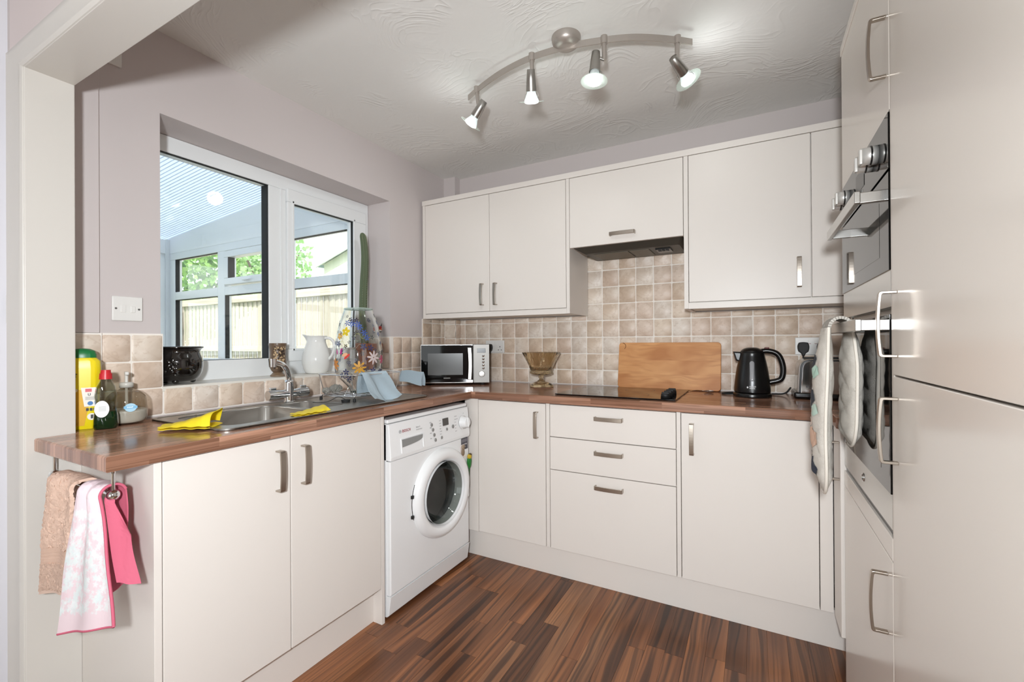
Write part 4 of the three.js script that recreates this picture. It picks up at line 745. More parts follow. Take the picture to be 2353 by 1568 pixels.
// ---------------------------------------------------------------- ceiling rail of four spotlights
{
  const u = thing('spotlight_rail', 'curved satin metal ceiling rail with four lit spotlights', 'ceiling light', [1.324, H, 1.036]);
  const o = V(1.324, H, 1.036), rel = (p) => [p[0] - o.x, p[1] - o.y, p[2] - o.z];
  part('canopy', LS([[0, -0.042], [0.03, -0.04], [0.05, -0.026], [0.056, -0.006], [0.056, 0]], 24, 40), M.lampMetal, u);
  const pts = [[0.795, 0.923], [0.862, 0.956], [1.02, 1.016], [1.181, 1.045], [1.324, 1.038], [1.464, 1.005], [1.572, 0.963], [1.707, 0.871], [1.754, 0.831]].map((p) => V(p[0] - o.x, -0.038, p[1] - o.z));
  const cv = new THREE.CatmullRomCurve3(pts, false, 'centripetal'), bs = new THREE.Shape([[-0.012, -0.0025], [0.012, -0.0025], [0.012, 0.0025], [-0.012, 0.0025]].map((p) => new THREE.Vector2(...p)));
  { // upright flat bar
    const n = 60, pos = [], idx = [];
    for (let k = 0; k <= n; k++) { const p = cv.getPoint(k / n), t = cv.getTangent(k / n), s = V(-t.z, 0, t.x).normalize().multiplyScalar(0.0025); for (const [a, b] of [[1, -1], [1, 1], [-1, 1], [-1, -1]]) pos.push(p.x + s.x * a, p.y + b * 0.012, p.z + s.z * a); }
    for (let k = 0; k < n; k++) for (let j = 0; j < 4; j++) { const a = k * 4 + j, b = k * 4 + (j + 1) % 4; idx.push(a, a + 4, b + 4, a, b + 4, b); }
    idx.push(0, 1, 2, 0, 2, 3, n * 4, n * 4 + 2, n * 4 + 1, n * 4, n * 4 + 3, n * 4 + 2);
    const g = new THREE.BufferGeometry(); g.setAttribute('position', new THREE.Float32BufferAttribute(pos, 3)); g.setIndex(idx); part('rail', toCreasedNormals(g, 30 * D), M.lampMetal, u);
  }
  const lamps = [ // joint on the rail, pivot below it, holder's side step, aim
    [[0.862, 0.956], [0.875, 0.962], [0.022, 0.006, 0.0], [-0.71, -0.71, -0.09], 0.35],
    [[1.181, 1.045], [1.185, 1.05], [0.004, 0.0, 0.02], [-0.20, -0.86, -0.46], 0.25],
    [[1.464, 1.005], [1.466, 1.01], [-0.03, 0.02, 0.01], [-0.05, -0.99, 0.06], 0.25],
    [[1.707, 0.871], [1.705, 0.876], [-0.006, -0.006, 0.012], [0.374, -0.42, -0.82], 0.06],
  ];
  const bulbM = new THREE.MeshStandardMaterial({ color: '#ffffff', emissive: new THREE.Color().setRGB(0.95, 1, 0.98), emissiveIntensity: 2.2, roughness: 0.3 });
  for (const [j, pv, off, ax, cd] of lamps) {
    const a = V(...ax).normalize(), P0 = V(...rel([pv[0], 2.236, pv[1]])), A = P0.clone().add(V(...off)), J = rel([j[0], 2.314, j[1]]);
    const at = (d) => A.clone().addScaledVector(a, d * 1.08).toArray(), q = new THREE.Quaternion().setFromUnitVectors(V(0, 1, 0), a);
    const along = (g) => g.scale(1.12, 1.08, 1.12).applyQuaternion(q).translate(A.x, A.y, A.z);
    const s = part('spot_head', [rod(J, P0.toArray(), 0.009, 0.008, 14), CY(0.0125, 0.0125, 0.03, J[0], J[1], J[2], 'y', 18)], M.lampMetal, u);
    part('holder', [along(LA([[0, -0.012], [0.0135, -0.012], [0.0165, 0.02], [0.019, 0.058], [0.0165, 0.058], [0.016, 0.03]], 28)), rod(P0.toArray(), at(0.004), 0.0055)], M.steelSoft, s);
    part('bulb_cone', along(LA([[0.0135, 0.05], [0.0165, 0.066], [0.025, 0.086], [0.0265, 0.0895]], 28)), phy('#eef4f4', 0.4, { transmission: 0.5, thickness: 0, side: THREE.DoubleSide }), s);
    part('lamp_bulb', along(LA([[0, 0.1005], [0.014, 0.1], [0.0235, 0.097], [0.0255, 0.0925], [0.025, 0.089], [0, 0.088]], 28)), bulbM, s);
    part('lamp_glass', along(LA([[0.0262, 0.0905], [0.044, 0.0905], [0.045, 0.092], [0.044, 0.0935], [0.0262, 0.0935]], 40)), phy('#f4fbf6', 0.25, { transmission: 0.75, thickness: 0, side: THREE.DoubleSide }), s);
    part('wire_clip', [TB([at(0.05), A.clone().addScaledVector(a, 0.07).add(V(0.026, 0, 0.0)).toArray(), A.clone().addScaledVector(a, 0.088).add(V(0.03, 0, 0)).toArray()], 0.0012, 12, 6), TB([at(0.05), A.clone().addScaledVector(a, 0.07).add(V(-0.026, 0, 0)).toArray(), A.clone().addScaledVector(a, 0.088).add(V(-0.03, 0, 0)).toArray()], 0.0012, 12, 6)], M.steelSoft, s);
    const L = new THREE.SpotLight(new THREE.Color().setRGB(0.94, 0.985, 1.0), cd, 0, 68 * D, 0.9, 2);
    const w = A.clone().addScaledVector(a, 0.115).add(o); L.position.copy(w); L.target.position.copy(w.clone().add(a)); L.castShadow = true; L.shadow.radius = 2.2; scene.add(L, L.target);
    const G = new THREE.SpotLight(new THREE.Color().setRGB(0.94, 0.985, 1.0), cd < 0.2 ? 0.1 : 0.06, 0, 80 * D, 0.8, 2); G.position.copy(A.clone().addScaledVector(a, 0.118).add(o)); G.target.position.copy(G.position.clone().add(V(cd < 0.2 ? 1.3 : 0, 1, 0.25))); G.castShadow = true; G.shadow.radius = 2; scene.add(G, G.target); // spill upwards through the frosted cone and disc
  }
}

// ---------------------------------------------------------------- things by the sink
const clearSolid = (c, dist) => phy('#ffffff', 0.03, { transmission: 1, thickness: 0.01, ior: 1.45, attenuationColor: new THREE.Color(c), attenuationDistance: dist });
{
  const u = thing('cleaner_bottle', 'tall yellow cream cleaner bottle with a green cap beside the opening', 'bottle', [0.07, 0.91, 2.05], 1.2);
  const y = std('#f3dc17', 0.35);
  part('bottle', loft([{ w: 0.078, d: 0.042, r: 0.02, y: 0.0005 }, { w: 0.084, d: 0.048, r: 0.022, y: 0.006 }, { w: 0.082, d: 0.047, r: 0.022, y: 0.07 }, { w: 0.083, d: 0.047, r: 0.022, y: 0.13 }, { w: 0.088, d: 0.05, r: 0.024, y: 0.19 }, { w: 0.085, d: 0.049, r: 0.024, y: 0.215 }, { w: 0.066, d: 0.044, r: 0.021, y: 0.226 }]), y, u);
  part('cap', loft([{ w: 0.068, d: 0.045, r: 0.022, y: 0.2262 }, { w: 0.068, d: 0.045, r: 0.022, y: 0.236 }, { w: 0.06, d: 0.04, r: 0.02, y: 0.248 }, { w: 0.036, d: 0.025, r: 0.012, y: 0.2545 }, { w: 0.01, d: 0.01, r: 0.004, y: 0.256 }]), std('#14733a', 0.35), u);
  const lb = decal(u, 'label_print', 0.08, 0.2, 320, 800, (c, w, h) => {
    c.fillStyle = '#f6b733'; c.globalAlpha = 0.55; c.beginPath(); c.moveTo(0, 300); c.lineTo(250, 380); c.lineTo(180, 800); c.lineTo(0, 800); c.fill(); c.globalAlpha = 1;
    c.fillStyle = '#1d2a22'; c.font = 'bold 90px sans-serif'; c.save(); c.fillText('Cif', 0, 190); c.restore(); c.fillStyle = '#c5322b'; c.fillRect(0, 30, 60, 22);
    c.fillStyle = '#f4efe6'; c.beginPath(); c.moveTo(150, 320); c.lineTo(300, 320); c.lineTo(300, 560); c.lineTo(180, 560); c.fill(); c.fillStyle = '#dd5f68'; c.fillRect(190, 335, 60, 40); c.fillStyle = '#3a3a44'; c.font = 'bold 46px sans-serif'; c.fillText('U', 210, 425);
    c.fillStyle = '#777'; for (let k = 0; k < 3; k++) c.fillRect(190, 440 + k * 14, 90, 5); c.fillStyle = '#3c78b8'; c.beginPath(); c.arc(236, 520, 26, 0, 7); c.fill();
    c.fillStyle = '#1a1a1a'; for (let k = 0; k < 3; k++) c.fillRect(196 + k * 34, 580, 26, 36); c.fillStyle = '#f2eee2'; c.beginPath(); c.arc(250, 690, 44, 0, 7); c.fill(); c.fillStyle = '#222'; c.fillRect(240, 665, 36, 50); c.save(); c.translate(110, 780); c.rotate(-1.57); c.fillStyle = '#3d3a1a'; c.font = '24px sans-serif'; c.fillText('Lemon', 0, 0); c.restore();
    c.fillStyle = '#fbe9ae'; c.beginPath(); c.arc(100, 350, 22, 0, 7); c.fill();
  }); lb.position.set(0, 0.112, 0.0247);
}
{
  const u = thing('detergent_bottle', 'clear dish soap bottle with green liquid and a red cap', 'bottle', [0.135, 0.91, 2.015], 1.2);
  part('bottle', loft([{ w: 0.054, d: 0.036, r: 0.016, y: 0.0005 }, { w: 0.062, d: 0.042, r: 0.02, y: 0.006 }, { w: 0.06, d: 0.041, r: 0.02, y: 0.04 }, { w: 0.05, d: 0.036, r: 0.017, y: 0.075 }, { w: 0.056, d: 0.036, r: 0.017, y: 0.105 }, { w: 0.046, d: 0.032, r: 0.015, y: 0.135 }, { w: 0.03, d: 0.026, r: 0.012, y: 0.152 }, { w: 0.026, d: 0.024, r: 0.011, y: 0.16 }], true, false), glassM('#d3d6cf'), u);
  part('liquid', loft([{ w: 0.05, d: 0.032, r: 0.015, y: 0.002 }, { w: 0.0585, d: 0.0385, r: 0.018, y: 0.008 }, { w: 0.057, d: 0.038, r: 0.018, y: 0.04 }, { w: 0.052, d: 0.035, r: 0.016, y: 0.055 }]), std('#0a3a1c', 0.1), u);
  part('cap', [CY(0.0155, 0.0165, 0.018, 0, 0.167, 0), CY(0.012, 0.0135, 0.012, 0, 0.181, 0)], std('#c9242e', 0.35), u);
  const lb = decal(u, 'label_print', 0.04, 0.06, 160, 240, (c) => { c.fillStyle = '#f3f2ee'; c.beginPath(); c.ellipse(70, 120, 70, 105, 0, 0, 7); c.fill(); c.fillStyle = '#9aa0a0'; for (let k = 0; k < 4; k++) c.fillRect(40, 90 + k * 16, 70, 5); }); lb.position.set(-0.006, 0.065, 0.0218);
}
{
  const u = thing('soap_dispenser', 'round clear pump bottle half full of white hand soap by the tiles', 'bottle', [0.073, 0.91, 1.938], 1.25);
  part('bottle', LS([[0, 0.0008], [0.035, 0.001], [0.049, 0.006], [0.056, 0.03], [0.0565, 0.06], [0.052, 0.09], [0.034, 0.11], [0.018, 0.117], [0.016, 0.124]], 40, 44), glassM('#dcd8d0'), u);
  part('liquid_soap', LS([[0, 0.003], [0.034, 0.003], [0.047, 0.008], [0.0535, 0.03], [0.0542, 0.046], [0, 0.046]], 30, 40), std('#eef0ef', 0.3), u);
  part('collar', LA([[0, 0.122], [0.019, 0.122], [0.019, 0.137], [0.012, 0.14], [0, 0.14]], 28), std('#c9c6bf', 0.3), u);
  part('pump', [CY(0.0045, 0.0045, 0.03, 0, 0.153, 0), B(0.012, 0.012, 0.04, 0, 0.17, 0.012, 0.004), CY(0.004, 0.004, 0.13, 0, 0.06, 0)], phy('#efeeea', 0.3, { transmission: 0.3, thickness: 0 }), u);
  const lb = decal(u, 'label_print', 0.05, 0.036, 200, 144, (c) => { c.fillStyle = '#a9d2e8'; c.beginPath(); c.ellipse(100, 72, 62, 56, 0, 0, 7); c.fill(); c.fillStyle = '#7db9dc'; c.fillRect(30, 50, 140, 36); c.fillStyle = '#ffffff'; c.font = 'bold 26px sans-serif'; c.fillText('SOAP', 62, 76); }); lb.position.set(0.008, 0.058, 0.0575);
}
function glove(label, pos, ry, L, W, hgt, text) { // limp rubber glove, cuff open at +x
  const u = thing('rubber_glove', label, 'rubber glove', pos, ry), m = std('#f2d824', 0.55, { side: THREE.DoubleSide });
  const f = (up) => (a, v) => { const x = -L / 2 + L * v, w = W * (0.55 + 0.45 * v) * (1 + 0.06 * Math.sin(v * 11)), op = hgt * Math.pow(v, 1.5), s = 2 * a - 1; return [x + 0.012 * Math.sin(a * 5) * v, 0.003 + (up ? 1 : 0) * (0.006 + op * (1 - s * s) * (1 + 0.2 * Math.sin(a * 7 + 1))) + 0.0012 * Math.sin(v * 23 + a * 9), s * w / 2 + 0.012 * v * v]; };
  part('cuff', [sheet(f(true), 20, 26, 0.0015), sheet(f(false), 12, 20, 0.0015)], m, u);
  if (text) { const lb = decal(u, 'lettering', 0.06, 0.016, 240, 64, (c) => { c.fillStyle = '#5d5320'; c.font = 'bold 38px sans-serif'; c.fillText('MARIGOLD', 8, 44); }); const e = f(true)(0.55, 0.6); lb.position.set(e[0], e[1] + 0.003, e[2] + 0.004); lb.rotation.set(-Math.PI / 2 + 0.25, -0.25, -1.4); }
  return u;
}
glove('yellow rubber glove lying across the worktop at the left end of the sink', [0.375, 0.914, 1.89], 0.95, 0.15, 0.125, 0.052, true);
glove('yellow rubber glove draped over the front edge of the sink bowls', [0.49, 0.9145, 1.545], 1.75, 0.13, 0.09, 0.016, false);
single('tumbler', 'clear glass tumbler standing in the small sink bowl', 'glass', [LS([[0, 0.004], [0.026, 0.004], [0.029, 0.03], [0.032, 0.088]], 20, 32)], glassM('#eef4f2'), [0.3, 0.812, 1.36]);

{ // dish rack and what stands in it
  const u = thing('dish_rack', 'wire dish rack with black feet on the sink drainer', 'dish rack', [0.277, 0.9155, 1.097]);
  const x0 = -0.122, x1 = 0.122, z0 = -0.155, z1 = 0.15, r = 0.0018, w = [];
  w.push(TB([[x0, 0.118, z0 + 0.01], [x0, 0.118, z1 - 0.01], [x0 + 0.01, 0.118, z1], [x1 - 0.01, 0.118, z1], [x1, 0.118, z1 - 0.01], [x1, 0.118, z0 + 0.01], [x1 - 0.01, 0.118, z0], [x0 + 0.01, 0.118, z0]], 0.0022, 90, 6, true));
  const b = 0.022; w.push(TB([[x0 + 0.02, b, z0 + 0.02], [x0 + 0.02, b, z1 - 0.02], [x1 - 0.02, b, z1 - 0.02], [x1 - 0.02, b, z0 + 0.02]], r, 70, 6, true));
  for (const [x, z] of [[x0, z1 - 0.012], [x0 + 0.014, z1], [x1, z1 - 0.012], [x1 - 0.014, z1], [x0, z0 + 0.012], [x1, z0 + 0.012], [x1, 0.03], [x0, -0.04]]) w.push(rod([x, 0.118, z], [x * 0.85, b, z * 0.88], r, r, 6));
  for (let k = 0; k < 9; k++) { const z = z0 + 0.03 + k * 0.031; w.push(rod([x0 + 0.02, b, z], [x1 - 0.02, b, z], r, r, 6)); }
  for (let k = 0; k < 5; k++) { const z = z0 + 0.05 + k * 0.05; w.push(TB([[0.02, b, z - 0.018], [0.03, 0.06, z], [0.02, b, z + 0.018]], r, 12, 6)); }
  part('wire_frame', w, M.chrome, u);
  for (const [x, z] of [[x0 + 0.012, z1 - 0.012], [x1 - 0.012, z1 - 0.012], [x0 + 0.012, z0 + 0.012], [x1 - 0.012, z0 + 0.012]]) part('foot', [CY(0.006, 0.007, 0.014, x, 0.0072, z, 'y', 14), rod([x, 0.01, z], [x * 0.95, b, z * 0.95], r, r, 6)], M.rubber, u);
}
function scourer(label, pos, s) {
  const pts = []; for (let k = 0; k < 420; k++) { const a = k * 0.61, t = k / 420, R = s * (0.55 + 0.45 * rnd()); const c = 1 - 2 * ((k * 0.37) % 1), q = Math.sqrt(1 - c * c); pts.push([Math.cos(a) * q * R, c * R * 0.72 + s * 0.72, Math.sin(a) * q * R]); }
  single('steel_scourer', label, 'scourer', TB(pts, 0.0011, 1700, 4), std('#a9a69e', 0.4, { metalness: 0.3 }), pos);
}
scourer('curly steel wool scourer at the left corner of the dish rack', [0.188, 0.9415, 1.222], 0.021);
scourer('larger curly steel wool scourer further along in the dish rack', [0.215, 0.9415, 1.19], 0.031);
{ // glass vase with printed flowers
  const base = [0.288, 0.9405, 1.118], pr = [[0, 0.004], [0.036, 0.004], [0.042, 0.012], [0.05, 0.03], [0.072, 0.055], [0.098, 0.085], [0.11, 0.13], [0.111, 0.18], [0.105, 0.24], [0.094, 0.3], [0.081, 0.35], [0.068, 0.388], [0.064, 0.4]];
  const u = thing('flower_vase', 'large clear glass vase printed with coloured flowers in the dish rack', 'vase', base);
  const c3 = new THREE.CatmullRomCurve3(pr.map((p) => V(p[0], p[1], 0)), false, 'centripetal'), prof = c3.getPoints(60);
  const rAt = (y) => { for (let k = 1; k < prof.length; k++) if (prof[k].y >= y && k > 4) { const t = (y - prof[k - 1].y) / Math.max(1e-6, prof[k].y - prof[k - 1].y); return prof[k - 1].x + (prof[k].x - prof[k - 1].x) * t; } return 0.064; };
  part('glass', LA([...prof.map((p) => [Math.max(0, p.x), p.y]), ...prof.slice().reverse().map((p) => [Math.max(0, p.x - 0.0045), Math.max(p.y, 0.012)])], 64), phy('#ffffff', 0.02, { transmission: 1, thickness: 0.004, ior: 1.5, attenuationColor: new THREE.Color('#dfeee8'), attenuationDistance: 0.05 }), u);
  part('rim', new THREE.TorusGeometry(0.064, 0.0035, 10, 56).rotateX(Math.PI / 2).translate(0, 0.4, 0), phy('#e6f3ee', 0.05, { transmission: 0.7, thickness: 0 }), u);
  part('base_glass', LS([[0, 0.0005], [0.034, 0.0005], [0.041, 0.006], [0.04, 0.012], [0, 0.012]], 16, 40), glassM('#dfe9e4'), u);
  const bag = {};
  const put = (key, y, th, pts) => { // closed outline in metres laid on the glass
    const g = new THREE.ShapeGeometry(new THREE.Shape(pts.map((p) => new THREE.Vector2(...p)))), p = g.attributes.position;
    for (let i = 0; i < p.count; i++) { const yy = cl(y + p.getY(i), 0.02, 0.395), r = rAt(yy) + 0.0008, a = th + p.getX(i) / Math.max(r, 0.03); p.setXYZ(i, Math.sin(a) * r, yy, Math.cos(a) * r); }
    g.computeVertexNormals(); (bag[key] ??= []).push(g);
  };
  const petal = (r, w, a, d = 0) => { const o = []; for (let k = 0; k < 10; k++) { const t = k / 10 * 6.283, x = d + r / 2 + Math.cos(t) * r / 2, y = Math.sin(t) * w; o.push([x * Math.cos(a) - y * Math.sin(a), x * Math.sin(a) + y * Math.cos(a)]); } return o; };
  const flower = (key, y, th, n, r, w) => { for (let k = 0; k < n; k++) put(key, y, th, petal(r, w, k / n * 6.283 + th, 0.002)); };
  const cam = Math.atan2(1.954 - base[0], 2.651 - base[2]);
  flower('#c9922d', 0.125, cam + 0.02, 8, 0.03, 0.0055); flower('#d9882f', 0.14, cam - 1.15, 7, 0.028, 0.006); flower('#c7b8b6', 0.17, cam + 0.62, 8, 0.032, 0.005); flower('#b9476a', 0.16, cam + 1.15, 6, 0.022, 0.005);
  flower('#e2c52b', 0.29, cam - 0.62, 5, 0.02, 0.007); flower('#e0a93c', 0.27, cam - 0.95, 5, 0.016, 0.006);
  put('#c2288a', 0.185, cam - 0.78, petal(0.03, 0.006, 1.4)); put('#c2288a', 0.185, cam - 0.98, petal(0.024, 0.005, 1.9)); put('#d23c34', 0.165, cam - 0.6, petal(0.036, 0.006, 0.7)); put('#e8b08a', 0.18, cam - 0.7, petal(0.03, 0.008, 0.3));
  for (const [y, d] of [[0.33, -0.6], [0.325, -0.35], [0.31, 0.05], [0.285, 0.25], [0.262, 0.35], [0.325, -0.05]]) flower('#3c58a8', y, cam + d, 6, 0.014, 0.0022);
  for (const [y, d] of [[0.105, -0.55], [0.088, -0.8], [0.078, -0.5], [0.11, 0.62], [0.09, 0.9], [0.1, 1.2], [0.235, -0.95], [0.22, 0.2], [0.215, 0.5], [0.07, 0.4]]) flower('#2f3560', y, cam + d, 5, 0.014, 0.0032);
  for (let k = 0; k < 46; k++) flower(['#2f3560', '#4a5a8c', '#5a5560', '#39406a'][k % 4], 0.045 + rnd() * 0.33, cam + 0.9 + rnd() * 4.4, 5, rr(0.007, 0.013), 0.003);
  for (let k = 0; k < 26; k++) flower('#3d3f58', 0.05 + rnd() * 0.32, cam - 1.3 + rnd() * 2.6, 5, rr(0.004, 0.007), 0.0018);
  for (let k = 0; k < 7; k++) { const y = 0.2 + rnd() * 0.08, th = cam - 0.9 + rnd() * 1.6, o = [], n = 14; for (let s = 0; s <= n; s++) o.push([s * 0.004 - 0.028, 0.012 * Math.sin(s * 0.55 + k)]); for (let s = n; s >= 0; s--) o.push([s * 0.004 - 0.028, 0.012 * Math.sin(s * 0.55 + k) + 0.0016]); put(k % 3 ? '#6f7f6c' : '#a3a63c', y, th, o); }
  for (const k of Object.keys(bag)) part('printed_flowers', bag[k], std(k, 0.4, { side: THREE.DoubleSide }), u);
}
{ // cloths hung on the rack
  const m = std('#d0e3ee', 0.9, { bumpMap: terryBump, bumpScale: 0.0025, side: THREE.DoubleSide });
  single('dish_cloth', 'pale blue dish cloth hanging over the front of the dish rack', 'cloth', sheet((a, v) => {
    const w = (a - 0.5) * (0.13 + 0.05 * v), t = v * 0.3 - 0.085; // along the drape: inside, over the wire, down outside
    let x, y; if (t < 0) { x = 0.398 - 0.012 + t * 0.12; y = 1.035 + t; } else if (t < 0.02) { const q = t / 0.02 * Math.PI; x = 0.398 - 0.009 * Math.cos(q); y = 1.037 + 0.008 * Math.sin(q); } else { const q = (t - 0.02) / 0.195; x = 0.408 + 0.075 * Math.pow(q, 1.4); y = 1.035 - 0.113 * q; }
    return [x + 0.013 * Math.sin(a * 7 + 1 + v) * cl(v * 1.6) + 0.008 * Math.sin(a * 15 + v * 5) * v, y + 0.012 * Math.sin(a * 6 + 2) * cl(v - 0.6) * 2.5, 1.145 + w - 0.02 * v + 0.006 * Math.sin(v * 9)];
  }, 26, 40, 0.002), m);
  single('dish_cloth', 'pale blue folded cloth hung stiffly over the far corner of the rack', 'cloth', sheet((a, v) => { const q = v * 2 - 1; return [0.385 + 0.125 * a + 0.006 * Math.sin(v * 6), 1.036 - 0.062 * Math.abs(q) * (0.85 + 0.25 * a) + 0.004 * Math.sin(a * 5), 0.93 + 0.012 * q - 0.02 * a + 0.1 * (0) ]; }, 12, 20, 0.002), m);
}

// ---------------------------------------------------------------- along the window board
const SY = 1.0195;
{
  const g = phy('#0d0907', 0.12, { clearcoat: 1, clearcoatRoughness: 0.03 });
  const u = thing('plant_pot', 'dark brown glazed pot with a raised flower at the left end of the window board', 'pot', [-0.088, SY, 1.708]);
  part('pot', LS([[0, 0.012], [0.05, 0.01], [0.068, 0.022], [0.082, 0.055], [0.083, 0.095], [0.074, 0.128], [0.078, 0.138], [0.086, 0.144], [0.084, 0.149], [0.074, 0.146], [0.07, 0.12], [0.074, 0.06], [0.05, 0.025], [0, 0.02]], 60, 56), g, u);
  const f = []; for (let k = 0; k < 5; k++) { const a = k * 1.257; f.push(new THREE.SphereGeometry(0.009, 10, 8).scale(1.3, 0.8, 0.5).rotateZ(a).translate(Math.cos(a) * 0.013, Math.sin(a) * 0.013, 0)); } for (let k = 0; k < 9; k++) f.push(new THREE.SphereGeometry(0.006, 8, 6).scale(1, 1, 0.5).translate(rr(-0.03, 0.02), rr(-0.05, -0.015), 0));
  const fl = part('flower_relief', f, g, u); const a0 = Math.atan2(1.954 + 0.088, 2.651 - 1.708) - 0.25; fl.position.set(Math.sin(a0) * 0.0835, 0.082, Math.cos(a0) * 0.0835); fl.rotation.y = a0;
  for (let k = 0; k < 3; k++) part('foot', new THREE.SphereGeometry(0.012, 12, 8).translate(Math.cos(k * 2.09 + 0.6) * 0.052, 0.0122, Math.sin(k * 2.09 + 0.6) * 0.052), g, u);
}
{
  const u = thing('goblet', 'mottled brown pottery goblet on the window board behind the tap', 'goblet', [-0.085, SY, 1.282]);
  part('cup', LS([[0, 0.022], [0.02, 0.02], [0.034, 0.04], [0.0385, 0.065], [0.0365, 0.1], [0.037, 0.13], [0.0395, 0.16], [0.037, 0.16], [0.034, 0.12], [0.034, 0.07], [0, 0.035]], 50, 40), std('#6d5846', 0.3), u);
  part('foot', LS([[0, 0], [0.032, 0], [0.033, 0.005], [0.026, 0.012], [0.018, 0.021], [0, 0.022]], 24, 36), std('#7d664f', 0.35), u);
  const d = []; const ca = Math.atan2(2.04, 1.37); for (let k = 0; k < 60; k++) { const a = ca + 0.25 + (rnd() - 0.5) * 1.5, y = rr(0.04, 0.145), r = 0.0365 + (y < 0.09 ? 0.002 : 0); d.push(new THREE.SphereGeometry(rr(0.0025, 0.0045), 7, 5).scale(1, 1.3, 1).translate(Math.sin(a) * r, y, Math.cos(a) * r)); }
  part('raised_dots', d, std('#c8ab84', 0.35), u); d.length = 0; for (let k = 0; k < 40; k++) { const a = ca + 0.25 + (rnd() - 0.5) * 1.4, y = rr(0.04, 0.145); d.push(new THREE.SphereGeometry(0.0042, 7, 5).translate(Math.sin(a) * 0.0355, y, Math.cos(a) * 0.0355)); } part('raised_dots', d, std('#2c1f17', 0.35), u, 'dark raised dots');
}
{
  const u = thing('jug', 'plain white glazed jug on the window board left of the vase', 'jug', [-0.087, SY, 1.062], 3.637);
  const g = LS([[0, 0.002], [0.045, 0.0], [0.055, 0.008], [0.068, 0.045], [0.0705, 0.075], [0.064, 0.115], [0.052, 0.15], [0.047, 0.17], [0.05, 0.19], [0.0535, 0.197], [0.05, 0.198], [0.0445, 0.17], [0.05, 0.145], [0.066, 0.07], [0.05, 0.012], [0, 0.01]], 60, 56), p = g.attributes.position;
  for (let i = 0; i < p.count; i++) if (p.getY(i) > 0.165) { const x = p.getX(i), z = p.getZ(i), a = Math.atan2(z, x), k = (p.getY(i) - 0.165) / 0.033, s = Math.exp(-((a) ** 2) * 5) * k; p.setX(i, x * (1 + s * 0.4)); p.setY(i, p.getY(i) + s * 0.008); }
  g.computeVertexNormals(); const wm = std('#e9e8e4', 0.12);
  part('body', g, wm, u); part('handle', TB([[-0.045, 0.185, 0], [-0.07, 0.185, 0], [-0.092, 0.165, 0], [-0.094, 0.125, 0], [-0.08, 0.09, 0], [-0.064, 0.072, 0]], 0.0075, 36, 12).scale(1, 1, 1.4), wm, u);
}
{
  const u = thing('potted_cactus', 'tall thin ribbed cactus in a terracotta pot in the window corner', 'cactus', [-0.09, SY, 0.69]);
  part('pot', LS([[0, 0], [0.05, 0], [0.053, 0.004], [0.068, 0.115], [0.072, 0.116], [0.0755, 0.12], [0.078, 0.155], [0.073, 0.157], [0.066, 0.12], [0, 0.12]], 50, 44), std('#9c5a3c', 0.8), u);
  part('soil', CY(0.069, 0.066, 0.006, 0, 0.138, 0), std('#3b2c22', 0.95), u);
  const n = 70, m = 40, pos = [], idx = [], sp = [];
  const path = new THREE.CatmullRomCurve3([[0.005, 0.138, 0.03], [0.0, 0.3, 0.045], [0.0, 0.5, 0.04], [0.0, 0.66, 0.03], [0.0, 0.76, 0.037], [0.0, 0.815, 0.048]].map((q) => V(...q)));
  for (let k = 0; k <= n; k++) { const t = k / n, c = path.getPoint(t), r = (0.0265 - 0.008 * t) * (t > 0.9 ? Math.sqrt(Math.max(0, 1 - ((t - 0.9) / 0.1) ** 2)) : 1) + 0.0004;
    for (let j = 0; j < m; j++) { const a = j / m * 6.2832, q = r * (1 - 0.22 * (0.5 - 0.5 * Math.cos(a * 7))); pos.push(c.x + Math.cos(a) * q, c.y, c.z + Math.sin(a) * q); if (j % 2 === 0 && Math.cos(a * 7) > 0.9 && k % 1 === 0 && t < 0.97) sp.push(rod([c.x + Math.cos(a) * q, c.y, c.z + Math.sin(a) * q], [c.x + Math.cos(a) * (q + 0.006), c.y + 0.003, c.z + Math.sin(a) * (q + 0.006)], 0.0006, 0.0002, 3)); } }
  for (let k = 0; k < n; k++) for (let j = 0; j < m; j++) { const a = k * m + j, b = k * m + (j + 1) % m; idx.push(a, a + m, b + m, a, b + m, b); }
  const g = new THREE.BufferGeometry(); g.setAttribute('position', new THREE.Float32BufferAttribute(pos, 3)); g.setIndex(idx); g.computeVertexNormals();
  part('stem', g, std('#5a664c', 0.75), u); stuff('spines', sp, std('#cfc8a8', 0.7), u);
}
{
  const u = thing('bird_ornament', 'tiny red and black bird ornament on a thin stick in the terracotta pot', 'ornament', [-0.045, SY + 0.141, 0.655]);
  part('stick', rod([0, 0, 0], [0.0, 0.088, -0.012], 0.0011), std('#b8b0a4', 0.5), u);
  part('body', new THREE.SphereGeometry(0.011, 16, 12).scale(1.05, 1, 0.9).translate(0, 0.098, -0.012), std('#c25a30', 0.4), u);
  part('breast', new THREE.SphereGeometry(0.008, 12, 10).scale(1.1, 0.7, 1).translate(0.004, 0.092, -0.008), std('#e8e2da', 0.4), u);
  part('head', new THREE.SphereGeometry(0.0095, 14, 10).translate(0, 0.111, -0.012), std('#b3201f', 0.4), u);
  part('crest', new THREE.ConeGeometry(0.0045, 0.026, 10).rotateX(-0.35).translate(0.003, 0.128, -0.019), M.blackMatt, u);
  part('feet', new THREE.SphereGeometry(0.009, 12, 8).scale(1.1, 0.4, 0.9).translate(0, 0.0865, -0.012), M.blackMatt, u);
}

